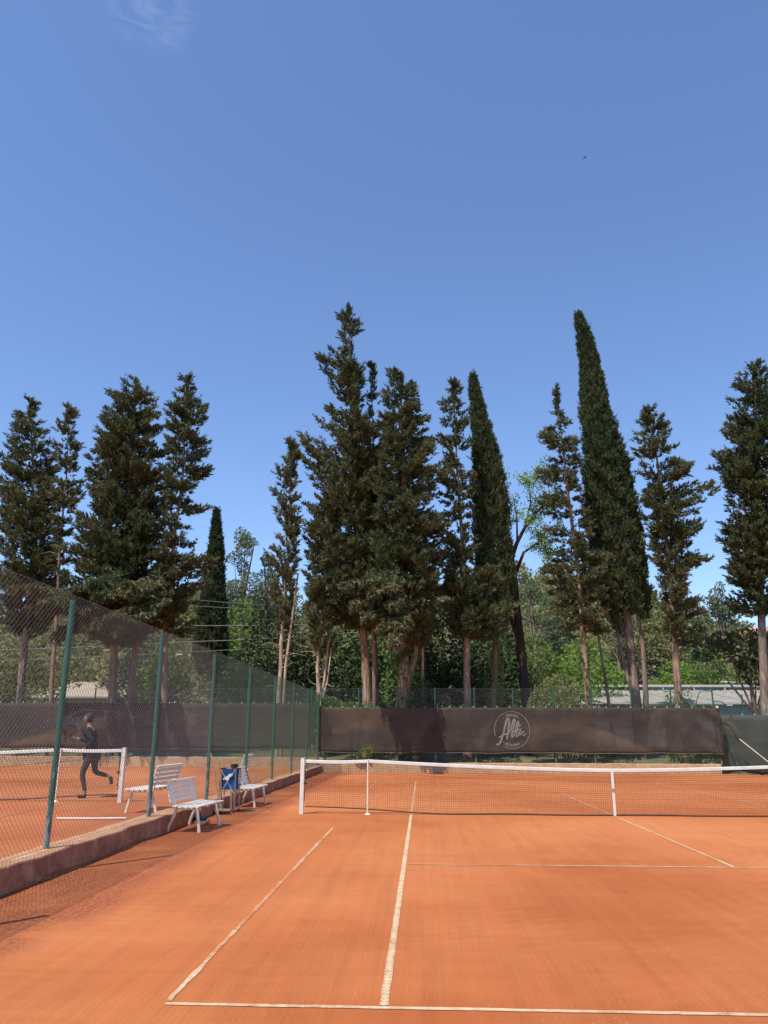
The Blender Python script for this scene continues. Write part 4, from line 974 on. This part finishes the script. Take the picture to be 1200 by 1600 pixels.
T9X = [((-4.9, 19.6, 9.2), (-7.1, 16.0, 7.8)), ((-4.9, 19.6, 8.6), (-6.7, 15.9, 6.9)), ((-4.9, 19.6, 8.6), (-6.2, 15.9, 6.35)), ((-4.8, 19.6, 8.4), (-5.5, 15.8, 5.95)), ((-4.8, 19.6, 8.6), (-4.8, 15.8, 6.0)),
       ((-4.8, 19.6, 9.2), (-5.1, 15.9, 6.8)), ((-4.8, 19.6, 9.4), (-5.3, 16.0, 7.6)), ((-4.9, 19.6, 9.5), (-5.9, 15.9, 7.4)), ((-4.8, 19.6, 8.0), (-4.95, 15.0, 5.2)), ((-4.9, 19.6, 9.6), (-6.2, 15.8, 7.9))]
r_, b_, p_, y_ = tall('T9', 'massive blunt-topped conifer on an ivy-covered trunk, middle of the row', brown=0.10, dens=1.15, rise=0.1, rtrunk=0.36, bark=m_bark_r, dr=1.15, extra=T9X,
     stems=[([(-4.6, 19.9, 3.6), (-4.2, 19.8, 5.0), (-3.9, 19.7, 7.0)], 0.2)])
ivy(r_, b_, p_, y_, 0.4, 5.2, 0.62, 5, 2600)
tall('T10', 'narrow conifer between the blunt one and the leaning column cypress', brown=0.05, rise=0.3, rtrunk=0.2, bark=m_bark_r, shag=0.5)
r_, b_, p_, y_ = tall('T11', 'leaning column cypress beside the bare-branched spring tree', style='column', rtrunk=0.18, bark=m_bark_r, brown=0.05)
ivy(r_, b_, p_, y_, 0.4, 6.5, 0.32, 6, 1500)
r_, b_, p_, y_ = tall('T13', 'ragged conifer with level branches left of the tallest column cypress', brown=0.16, dens=0.9, rise=-0.05, rtrunk=0.2, bark=m_bark_r, shag=0.65, fill=0.25, bare=6)
ivy(r_, b_, p_, y_, 0.4, 5.6, 0.36, 7, 1100)
tall('T14', 'tall dense column cypress with a leaning pointed top on the right', style='column', rtrunk=0.26, bark=m_bark_g, brown=0.0, bare=12,
     stems=[([(6.65, 22.6, 0.4), (7.0, 22.5, 3.4), (7.05, 22.5, 6.2), (6.75, 22.5, 9.0)], 0.17), ([(6.5, 22.6, 2.8), (6.05, 22.6, 5.2), (5.75, 22.6, 7.5)], 0.12), ([(5.35, 22.4, 0.3), (5.1, 22.4, 4.0), (4.8, 22.5, 7.5)], 0.11)])
r_, b_, p_, y_ = tall('T15', 'conifer with level branches spreading right on a bare reddish trunk', brown=0.12, dens=0.95, rise=0.25, rtrunk=0.22, bark=m_bark_r, shag=0.6, fill=0.28, bare=6)
ivy(r_, b_, p_, y_, 0.4, 3.6, 0.42, 8, 900)
tall('T16', 'dark conifer cut off by the right edge of the photo', brown=0.03, rise=0.35, rtrunk=0.26)

# spring tree with crooked dark limbs
g = np.random.default_rng(77); sp_root = tag(empty('spring_tree', (1.3, 23, 0.4)), 'crooked dark-limbed deciduous tree with sparse fresh green leaves', 'tree')
Bs = np.array((1.3, 23, 0.4)); mb = MB(); tips = []
def limb(pts, r0, r1): mb.tube([(p[0]-Bs[0], p[1]-Bs[1], p[2]-Bs[2]) for p in pts], [r0+(r1-r0)*i/(len(pts)-1) for i in range(len(pts))], 8, True)
limb([(1.3, 23, 0.2), (1.28, 23, 2.7), (1.16, 23, 5.5), (0.98, 23, 8.2), (0.93, 23, 9.45)], 0.26, 0.17)
limb([(0.93, 23, 9.3), (0.85, 22.9, 10.4), (1.16, 22.9, 11.2), (1.6, 22.9, 12.0), (2.32, 22.8, 12.9), (3.2, 22.8, 13.7)], 0.15, 0.03)
limb([(1.0, 23, 9.5), (1.5, 23.1, 10.7), (2.2, 23.2, 11.2), (3.0, 23.2, 11.6)], 0.10, 0.02)
limb([(1.16, 22.9, 11.1), (1.2, 22.8, 12.6), (1.0, 22.7, 13.8)], 0.06, 0.012)
limb([(1.6, 22.9, 12.0), (1.9, 22.6, 13.2), (1.9, 22.5, 14.4)], 0.05, 0.01)
limb([(0.98, 23, 7.8), (0.5, 22.9, 8.4), (0.1, 22.8, 8.6)], 0.05, 0.01)
limb([(1.1, 23, 6.0), (0.75, 23, 7.0), (0.45, 23, 8.6), (0.4, 23, 10.2)], 0.13, 0.05)
limb([(0.98, 23, 9.2), (1.8, 22.7, 9.5), (2.3, 22.6, 9.9)], 0.02, 0.006)
segs = [((1.16, 22.9, 11.2), (3.2, 22.8, 13.9)), ((1.2, 22.8, 11.6), (0.8, 22.7, 14.2)), ((1.9, 22.7, 12.5), (2.1, 22.5, 14.8)), ((1.8, 23.1, 10.9), (3.4, 23.2, 12.0)), ((2.3, 22.8, 12.9), (3.7, 22.6, 13.2)), ((2.2, 23.2, 11.2), (2.9, 23.0, 10.2))]
C = []
rr = random.Random(12)
for a, b in segs:
    a, b = Vector(a), Vector(b)
    for i in range(11):
        q = a+(b-a)*rr.uniform(.25, 1.0); d = Vector((rr.uniform(-1, 1), rr.uniform(-1, 1), rr.uniform(-.2, 1.2))).normalized()*rr.uniform(.4, 1.1)
        mb.tube([q-Vector(Bs), q+d*.6-Vector(Bs), q+d-Vector(Bs)], [0.014, 0.009, 0.003], 4, False)
        for t in np.linspace(.3, 1.05, 6): C.append(q+d*t)
mb.build('trunk', m_bark_d, sp_root)
C = np.array([tuple(c) for c in C]); n = len(C); nb = 12
P = np.repeat(C, nb, 0)+g.normal(0, .13, (n*nb, 3)); D = unit(g.normal(size=(n*nb, 3))+np.array([0, 0, -.2])); L = g.uniform(.08, .16, n*nb)
link('crown', np_mesh('crown', kites(P-Bs, D, L, L*.32, g), 4, np.clip(g.normal(.62, .22, n*nb), 0, 1)), m_leaf_brt, sp_root)

# ------------------------------------------------------------------ shrubs and trees behind the fence
def H(x, y): return height(x, y)
broadleaf('olive_shrub', 'rounded olive-green shrub behind the windscreen, right of the logo', (2.15, 20.0, H(2.15, 20)), [(0, 0, 2.1, 1.45, 1.2, 2.05), (-.6, 0, 1.5, 1.1, 1.0, 1.5), (.75, .1, 1.5, 1.0, .9, 1.6)], m_leaf_olv, 31, 0.10, 55, 0.1, cat='shrub')
broadleaf('climbing_shrub', 'bright climbing shrub on the corner post at the windscreen\'s left end', (-8.1, 18.75, H(-8, 18.7)), [(0, 0, 2.7, .75, .45, .65), (.5, 0, 2.5, .55, .4, .6), (-.35, .1, 1.6, .45, .4, 1.4)], m_leaf_grn, 32, 0.11, 60, 0.05, cat='shrub')
broadleaf('low_shrub', 'small round green shrub above the windscreen beside the thick trunk', (-7.0, 18.9, H(-7, 18.9)), [(0, 0, 2.4, .5, .4, .42), (.7, .1, 2.4, .45, .4, .42)], m_leaf_grn, 33, 0.09, 60, 0.04, cat='shrub')
broadleaf('leafy_weed', 'leafy weed growing out under the windscreen by the net corner', (-6.35, 18.02, 0.36), [(0, 0, .42, .30, .10, .26), (-.3, 0, .25, .25, .10, .16), (.22, 0, .55, .16, .08, .14)], m_leaf_grn, 34, 0.08, 80, 0.02, cat='weed')
broadleaf('low_shrub', 'ivy-like shrub behind the fence right of the ivy trunk', (-2.9, 19.4, H(-2.9, 19.4)), [(0, 0, 1.9, .55, .45, 1.3), (.8, .1, 1.6, .5, .4, 1.2), (-.8, .1, 2.2, .5, .4, 1.7)], m_leaf_dk, 35, 0.11, 60, 0.05, cat='shrub')
broadleaf('low_shrub', 'leafy shrub behind the lower chain-link at the right end of the windscreen', (7.6, 18.95, H(7.6, 18.9)), [(0, 0, .5, .9, .3, .45), (.9, 0, .45, .7, .3, .42)], m_leaf_grn, 36, 0.09, 60, 0.04, cat='shrub')
for i, (x, w, lab) in enumerate([(-5.2, .8, 'low weeds behind the lower chain-link near the tree shadow'), (-1.0, .9, 'low weeds behind the lower chain-link below the logo'), (3.6, .9, 'low weeds behind the lower chain-link right of the logo')]):
    broadleaf('low_weeds', lab, (x, 18.85, H(x, 18.85)), [(0, 0, .35, w, .25, .4), (w, 0, .3, w*.8, .25, .35), (-w, 0, .3, w*.8, .25, .3)], m_leaf_dk, 40+i, 0.09, 45, 0.03, cat='weeds')
for i, (x, y, h, w, lab) in enumerate([(-12.6, 29, 8.6, 2.3, 'dark evergreen behind the thin two-stemmed conifer'), (-9.2, 30, 7.6, 2.5, 'dark evergreen behind the pale forked trunks'), (-5.6, 28.5, 8.2, 2.5, 'dark evergreen behind the thick middle trunks'),
                                   (-2.6, 27, 8.0, 2.2, 'dark evergreen behind the wooden pole'), (0.3, 29, 7.2, 2.3, 'dark evergreen behind the leaning column cypress trunk'), (-14.6, 30.5, 5.2, 1.8, 'dark evergreen below the power lines on the left')]):
    z = H(x, y); q = random.Random(i)
    broadleaf('evergreen_tree', lab, (x, y, z), [(0, 0, h*.55, w*.8, w*.8, h*.45), (-w*.5, .2, h*.34, w*.7, w*.7, h*.34), (w*.5, -.2, h*.36, w*.7, w*.7, h*.36), (q.uniform(-.4, .4), -w*.4, h*.25, w*.7, w*.6, h*.27)], m_leaf_dk, 50+i, 0.24, 50, 0.2, group='dark evergreens behind the conifer row')
for i, (x, y, h, w, mt, lab) in enumerate([(-15.6, 34, 8.9, 1.75, 'brt', 'bright fresh-green tree below the pine between the left trees'), (-7.6, 34, 8.4, 1.8, 'brt', 'green tree glimpsed between the pale forked trunks'), (3.2, 33, 6.4, 2.2, 'grn', 'leafy green tree behind the olive shrub'),
                                       (6.4, 34, 6.6, 2.2, 'brt', 'bright green tree above the shed roof by the column cypress'), (0.6, 35, 6.8, 2.0, 'grn', 'green tree beside the dark crooked trunk'), (9.6, 44, 6.3, 2.6, 'grn', 'green tree above the shed roof right of the column cypress'),
                                       (15.5, 46, 5.4, 2.0, 'brt', 'rounded light green tree above the shed roof on the right'), (19.5, 50, 6.0, 2.6, 'grn', 'dark green tree left of the white pavilion'), (-28.3, 30, 6.0, 2.3, 'olv', 'olive tree behind the left court at the photo edge'), (-22.5, 36, 6.5, 2.2, 'dk', 'dark tree behind the beige roof on the left'),
                                       (-13.2, 27, 5.0, 1.7, 'olv', 'grey-green tree seen through the fence behind the far bench'), (-18.4, 27, 5.6, 1.6, 'grn', 'small green tree seen through the fence by the white van')]):
    z = H(x, y); q = random.Random(i+9); mm = {'brt': m_leaf_brt, 'grn': m_leaf_grn, 'olv': m_leaf_olv, 'dk': m_leaf_dk}[mt]
    broadleaf('leafy_tree', lab, (x, y, z), [(q.uniform(-.3, .3), 0, h*.68, w*.75, w*.75, h*.32), (-w*.55, q.uniform(-.4, .4), h*.46, w*.7, w*.7, h*.30), (w*.5, q.uniform(-.4, .4), h*.44, w*.75, w*.7, h*.30), (q.uniform(-.5, .5), -w*.4, h*.30, w*.7, w*.6, h*.26)], mm, 70+i, 0.20, 42, 0.16, gap=0.25, group='leafy trees behind the courts')

def pine(label, x, y, h, w, seed, gap=0.35):
    z = H(x, y); q = random.Random(seed); L = []
    for i in range(15):
        t = q.uniform(.42, .97); a = q.uniform(0, 6.28); rr_ = w*(1.12-t)*q.uniform(.4, 1.5)
        L.append((math.cos(a)*rr_, math.sin(a)*rr_, h*t, w*q.uniform(.22, .40), w*q.uniform(.22, .40), h*q.uniform(.035, .07)))
    L.append((0, 0, h*.95, w*.22, w*.22, h*.06))
    return broadleaf('pine_tree', label, (x, y, z), L, m_leaf_pin, seed, 0.22, 50, 0.17, gap=gap, group='pale pines on the hillside')
pine('tall pale pine standing above the hillside left of centre', -21.6, 60, 15.3, 3.2, 91, 0.15)
pine('smaller pale pine right of the tall one on the left hillside', -19.3, 62, 12.6, 2.6, 92, 0.2)
pine('pale pine on the hillside right of the crooked spring tree', 6.0, 52, 11.0, 3.0, 93, 0.15)
pine('pale pine above the hillside between the column cypress and the spreading conifer', 14.0, 56, 9.5, 2.6, 94, 0.2)
pine('pale pine showing against the sky by the right edge', 24.5, 58, 10.5, 2.4, 95, 0.3)
pine('pale pine beside the orange house on the right', 21.5, 60, 9.2, 2.4, 96, 0.2)
pine('pale pine behind the crooked spring tree', 3.2, 55, 10.8, 2.8, 97, 0.15)
# brown-green low boughs at the right edge
for i, (pts, lab) in enumerate([([(12.6, 24, 6.6), (11.6, 23.6, 7.0), (10.6, 23.3, 6.2), (10.0, 23.2, 5.3)], 'x')]):
    pass
rb = broadleaf('brown_conifer', 'brownish drooping conifer below the right edge tree', (12.9, 24.5, H(12.9, 24.5)), [(0, 0, 5.3, 1.3, 1.2, 1.3), (-1.2, 0, 5.7, 1.0, .8, .55), (-2.2, 0, 5.2, .8, .6, .6), (.3, 0, 4.2, 1.1, 1.0, .9), (1.2, 0, 5.0, 1.2, 1, 1.4)], m_leaf_con, 98, 0.22, 60, 0.14, bark=m_bark_r, gap=0.15)

# wooded hillside: far mass of crowns
g = np.random.default_rng(5); Vs = []; Ts = []
nc = 0
for yy_ in np.arange(44, 112, 5.0):
    for xx_ in np.arange(-75, 80, 4.2):
        x = xx_+g.uniform(-1.8, 1.8); y = yy_+g.uniform(-2, 2)
        if abs(x+3) > 22+0.62*(y+17): continue
        if 10 < x < 45 and y < 56: continue
        w = g.uniform(1.6, 2.8); h = g.uniform(2.6, 4.6); z = height(x, y)+h*.75; n = 620
        d = unit(g.normal(size=(n, 3))); d[:, 2] = np.abs(d[:, 2])*1.2-0.45; cl = smooth_noise(d*2.5, g, 5, 1.1)
        P = d*np.clip(.85+.22*cl-np.abs(g.normal(0, .12, n)), .3, 1.25)[:, None]*np.array([w, w, h])+np.array([x, y, z])
        D = unit(d*.5+g.normal(0, .7, (n, 3))); L = g.uniform(.22, .55, n)
        Vs.append(kites(P, D, L, L*g.uniform(.25, .4, n), g)); Ts.append(np.clip(g.uniform(.2, .75)+.15*cl+g.normal(0, .14, n), 0, 1)); nc += 1
tag(link('hillside_wood', np_mesh('hillside_wood', np.concatenate(Vs), 4, np.concatenate(Ts)), m_leaf_olv), 'olive-green wood covering the hillside', 'wood', kind='stuff')

# ------------------------------------------------------------------ shed roof behind the right part of the screen
m_sheet = make_plain('weathered_roof_sheet', (0.19, 0.18, 0.15), (0.31, 0.29, 0.245), 1.2, 0.85, 0.2, 0, 0.2)
m_trim = make_plain('pale_trim', (0.36, 0.35, 0.32), (0.48, 0.46, 0.42), 3, 0.6, 0.3)
m_shedwall = make_plain('grey_green_shed_wall', (0.24, 0.26, 0.25), (0.32, 0.34, 0.33), 2, 0.8, 0.2)
m_glass = make_plain('dark_glass', (0.02, 0.025, 0.03), (0.05, 0.06, 0.07), 3, 0.1, 0.6, 0, 0.0)
sh = tag(empty('shed', (14.5, 30, 0.9)), 'long low shed with a weathered corrugated roof behind the right fence', 'shed')
MB().box((0, 3.4, 1.15), (16.6, 6.4, 2.3)).build('wall', m_shedwall, sh)
z0_, z1_, yd = 2.45, 3.55, 8.0
for i in range(18):
    V = []; x0 = -8.6+i*0.955; nn = 8
    for j in range(nn+1):
        x = x0+0.95*j/nn; hgt = 0.05*(1 if j % 4 in (0,) else 0.0)
        V += [(x+0.45, -0.1, z0_+hgt), (x-0.45, yd, z1_+hgt)]
    o = MB().add(V, [(2*j, 2*j+2, 2*j+3, 2*j+1) for j in range(nn)]).build('roof_sheet', m_sheet, sh); o.location.z = 0.012*(i % 2)
MB().box((0, -0.16, z0_-0.02), (17.6, 0.12, 0.16), bev=0.02).build('gutter', m_trim, sh)
MB().box((0, yd+0.15, z1_+0.30), (17.8, 0.2, 0.16), bev=0.02).build('ridge_board', m_trim, sh)
MB().box((0, yd+0.2, z1_+0.08), (17.2, 0.1, 0.30)).build('clerestory', m_glass, sh)
for i in range(9): MB().box((-8.2+i*2.05, yd+0.12, z1_+0.10), (0.09, 0.1, 0.36)).build('mullion', m_trim, sh)
MB().bar((-8.75, -0.1, z0_-0.3), (-8.75-0.4, yd, z1_+0.2), 0.12, 0.2).build('barge_board', m_trim, sh)

# white pavilion, orange house, beige house
pv = tag(empty('white_pavilion', (23.6, 55, H(23.6, 55))), 'small white flat-roofed pavilion beyond the shed on the right', 'pavilion')
pz = 5.55-H(23.6, 55)
MB().box((0, 0, pz+0.45), (4.0, 2.4, 0.14), bev=0.02).build('roof', m_white, pv)
for x in (-1.8, -0.4, 0.6, 1.8): MB().box((x, -1.05, pz/2+0.2), (0.09, 0.09, pz+0.4)).build('column', m_white, pv)
MB().box((-1.1, 0.2, pz/2), (1.2, 1.6, pz+0.5)).build('wall', m_white, pv)
m_orange = make_plain('apricot_render', (0.52, 0.30, 0.17), (0.62, 0.38, 0.23), 1.2, 0.9, 0.1)
m_tile = make_plain('terracotta_roof', (0.40, 0.15, 0.08), (0.55, 0.24, 0.13), 4, 0.85, 0.1, 0, 0.4)
m_cream = make_plain('cream_render', (0.58, 0.50, 0.38), (0.68, 0.60, 0.47), 1.5, 0.9, 0.1)
m_dull = make_plain('dull_beige_render', (0.30, 0.25, 0.18), (0.38, 0.32, 0.24), 1.5, 0.9, 0.1)
def house(name, label, x, y, w, d, h, wall, seed, zoff=0.0, tile=None):
    root = tag(empty(name, (x, y, H(x, y)+zoff)), label, 'house')
    MB().box((0, 0, h/2-0.5), (w, d, h+1.0)).build('wall', wall, root)
    rf_ = MB(); e = 0.4
    rf_.add([(-w/2-e, -d/2-e, h), (w/2+e, -d/2-e, h), (w/2+e, d/2+e, h), (-w/2-e, d/2+e, h), (-w/2+d*.3, 0, h+d*.24), (w/2-d*.3, 0, h+d*.24), (-w/2-e, -d/2-e, h-.12), (w/2+e, -d/2-e, h-.12), (w/2+e, d/2+e, h-.12), (-w/2-e, d/2+e, h-.12)],
            [(0, 1, 5, 4), (1, 2, 5), (2, 3, 4, 5), (3, 0, 4), (0, 6, 7, 1), (1, 7, 8, 2), (2, 8, 9, 3), (3, 9, 6, 0), (9, 8, 7, 6)]); ro = rf_.build('roof', tile or m_tile, root)
    MB().box((w*.22, d*.1, h+d*.22), (.5, .4, .9)).build('chimney', wall, ro)
    for fl in range(int(h//2.8)):
        for i in range(int(w//2.4)):
            wx = -w/2+1.3+i*2.4
            wn = MB().box((wx, -d/2-0.015, 1.6+fl*2.8), (0.95, 0.05, 1.25)).build('window', m_glass, root)
            fr = MB(); 
            for s in (-1, 1): fr.box((wx+s*.5, -d/2-.03, 1.6+fl*2.8), (.07, .08, 1.35)); fr.box((wx, -d/2-.03, 1.6+fl*2.8+s*.66), (1.07, .08, .07))
            fr.box((wx, -d/2-.035, 1.6+fl*2.8), (.05, .07, 1.25)); fr.build('frame', m_trim, wn)
            for s in (-1, 1): MB().box((wx+s*.8, -d/2-.03, 1.6+fl*2.8), (.46, .05, 1.3)).build('shutter', m_shedwall, wn)
    return root
house('hillside_house', 'apricot house with terracotta roof half hidden in trees on the right hillside', 35.0, 76, 8, 7, 5.6, m_orange, 1, -2.2)
house('hillside_house', 'cream house below the apricot one, among trees on the right', 33.5, 66, 6, 5, 4.2, m_cream, 2, -0.4)
house('roadside_house', 'low beige building seen through the left fence behind the trunks', -28.0, 42, 6.5, 5, 1.9, m_dull, 3, -0.2, m_dull)

# ------------------------------------------------------------------ cars beyond the left screen
m_carw = make_plain('white_car_paint', (0.62, 0.63, 0.64), (0.70, 0.71, 0.72), 2, 0.25, 0.5, 0, 0.0)
m_carg = make_plain('silver_car_paint', (0.30, 0.31, 0.32), (0.38, 0.39, 0.40), 2, 0.28, 0.5, 0.3, 0.0)
m_tyre = make_plain('tyre_rubber', (0.015, 0.015, 0.015), (0.03, 0.03, 0.03), 9, 0.85, 0.2)
m_lampr = make_plain('red_lamp', (0.35, 0.01, 0.01), (0.45, 0.02, 0.02), 5, 0.25, 0.5)
def car(label, x, y, rz, mat, tallf=1.0):
    root = tag(empty('parked_car', (x, y, H(x, y)+0.02), rz), label, 'car', 'cars parked beyond the left court')
    prof_ = [(-2.1, .35), (-2.15, .62), (-2.05, .88), (-1.2, .98), (-.55, 1.40*tallf), (.9, 1.46*tallf), (1.65, 1.05), (2.05, .95), (2.12, .6), (2.05, .35)]
    V = []; n = len(prof_)
    for s in (-1, 1):
        for (px_, pz_) in prof_: V.append((px_, s*(0.86-max(0, pz_-.95)*.32), pz_))
    MB().add(V, [tuple(range(n)), tuple(range(2*n-1, n-1, -1))]+[((i+1) % n, i, n+i, n+(i+1) % n) for i in range(n)]).build('body', mat, root)
    for s in (-1, 1):
        def yy2(z): return s*(0.872-max(0, z-.95)*.32)
        zt2 = 1.36*tallf
        q = [(-1.0, 1.0), (-.50, zt2), (.15, zt2+.02), (.15, 1.0)]; MB().add([(a, yy2(b), b) for a, b in q], [(0, 1, 2, 3)]).build('side_window', m_glass, root)
        q = [(.22, 1.0), (.22, zt2+.02), (.85, zt2+.02), (1.45, 1.06)]; MB().add([(a, yy2(b), b) for a, b in q], [(0, 1, 2, 3)]).build('side_window', m_glass, root)
        for wx in (-1.35, 1.3):
            wh = MB().tube([(wx, s*.66, .32), (wx, s*.88, .32)], .32, 16).build('wheel', m_tyre, root); MB().tube([(wx, s*.88, .32), (wx, s*.892, .32)], .2, 12).build('rim', m_metal, wh)
        MB().box((-2.11, s*.6, .72), (.06, .34, .14), bev=.02).build('headlight', m_white, root)
        MB().box((2.09, s*.62, .80), (.06, .3, .16), bev=.02).build('tail_light', m_lampr, root)
    MB().add([(-1.16, -.72, 1.01), (-1.16, .72, 1.01), (-.60, .66, 1.36*tallf), (-.60, -.66, 1.36*tallf)], [(0, 1, 2, 3)]).build('windscreen_glass', m_glass, root)
    MB().add([(1.60, -.72, 1.10), (1.60, .72, 1.10), (1.02, .66, 1.40*tallf), (1.02, -.66, 1.40*tallf)], [(3, 2, 1, 0)]).build('rear_glass', m_glass, root)
    return root
car('white car parked beyond the left windscreen between dark trunks', -22.6, 29.5, R(172), m_carw)
car('white van-like car seen right of the second fence post', -20.2, 34, R(5), m_carw, 1.22)
car('silver car beyond the windscreen at the far left', -27.0, 31.0, R(178), m_carg)

# ------------------------------------------------------------------ poles, wires, lamp, bird
up = tag(empty('utility_pole', (-2.2, 30, 0.8)), 'grey utility pole carrying wires behind the middle trees', 'utility pole')
MB().tube([(0, 0, 0), (0.03, 0, 4), (0.06, 0, 8.2)], [.14, .12, .10], 10).build('pole', m_conc_pole, up)
MB().box((0.06, 0, 7.7), (0.9, .08, .08)).build('cross_arm', m_metal, up)
for x in (-.4, 0, .4): MB().tube([(x+.06, 0, 7.74), (x+.06, 0, 7.9)], .03, 8).build('insulator', m_trim, up)
tag(MB().tube([(-3.85, 20, .2), (-3.84, 20, 3), (-3.82, 20, 5.8)], [.085, .08, .075], 10).build('wooden_pole', m_pole), 'short bare wooden pole behind the windscreen right of the ivy trunk', 'pole')
tag(MB().tube([(-4.45, 20.3, .2), (-4.44, 20.3, 3.7)], [.05, .045], 8).build('thin_stake', m_pole), 'thin wooden stake left of the wooden pole', 'stake')
m_cable = make_plain('cable', (0.13, 0.13, 0.125), (0.2, 0.2, 0.19), 5, 0.6, 0.3)
m_cabled = make_plain('dark_cable', (0.03, 0.03, 0.03), (0.05, 0.05, 0.05), 5, 0.6, 0.3)
def wire(label, pts, rad=0.016, mat=None):
    P = []
    for i in range(len(pts)-1):
        a, b = Vector(pts[i]), Vector(pts[i+1]); sag = .012*(b-a).length
        for k in range(12): t = k/12; p = a+(b-a)*t; p.z -= sag*4*t*(1-t); P.append(p)
    P.append(Vector(pts[-1])); return tag(MB().tube(P, rad, 5, False).build('overhead_wire', mat or m_cable), label, 'wire', 'overhead wires behind the conifers')
wire('topmost overhead wire crossing behind the left trees', [(-60, 27, 9.8), (-17, 28, 9.1), (-2.4, 30, 8.75)])
wire('second overhead wire from the top behind the left trees', [(-60, 27, 9.2), (-17, 28, 8.75), (-2.2, 30, 8.72)])
wire('thick middle overhead wire across the bright green tree', [(-60, 27, 6.9), (-17, 28, 7.6), (-2.0, 30, 8.4)], .028)
wire('lower thick overhead wire across the bright green tree', [(-60, 27, 6.3), (-17, 28, 6.68), (-2.0, 30, 8.0)], .028)
wire('lowest overhead wire behind the left trees', [(-60, 27, 5.6), (-16, 28, 6.15), (-2.0, 30, 7.7)], .018)
wire('upper dark wire sloping down behind the right trees', [(-2.1, 30, 8.72), (4.2, 28.5, 7.2), (11.2, 28, 6.2), (30, 28, 5.4)], .018, m_cabled)
wire('lower dark wire sloping down behind the right trees', [(-2.1, 30, 8.6), (4.2, 28.5, 6.7), (11.2, 28, 5.6), (30, 28, 5.0)], .018, m_cabled)
sl = tag(empty('street_lamp', (-19.4, 30.5, 1.0)), 'thin street lamp seen through the left fence', 'street lamp')
MB().tube([(0, 0, 0), (0, 0, 4.6), (.15, 0, 4.95), (.6, 0, 5.08)], [.06, .045, .04, .035], 8).build('pole', m_metal, sl)
MB().tube([(.45, 0, 5.05), (.7, 0, 5.12), (1.05, 0, 5.18)], [.05, .11, .05], 8).build('lamp_head', m_trim, sl)
BSC = 0.55
bd = tag(empty('bird', (15.53, 60, 65.5), R(25)), 'small dark bird high in the blue sky on the right', 'bird')
MB().tube([(-.28, 0, .02), (-.12, 0, 0), (.08, 0, 0), (.22, 0, .03), (.30, 0, .03)], [.02, .07, .08, .05, .015], 8).build('body', m_black, bd)
for s in (-1, 1): MB().add([(.08, s*.05, .02), (-.10, s*.05, .02), (-.16, s*.45, .12), (-.10, s*.75, .05), (.02, s*.42, .13)], [(0, 1, 2, 3, 4)]).build('wing', m_black, bd)
bd.scale = (BSC, BSC, BSC)
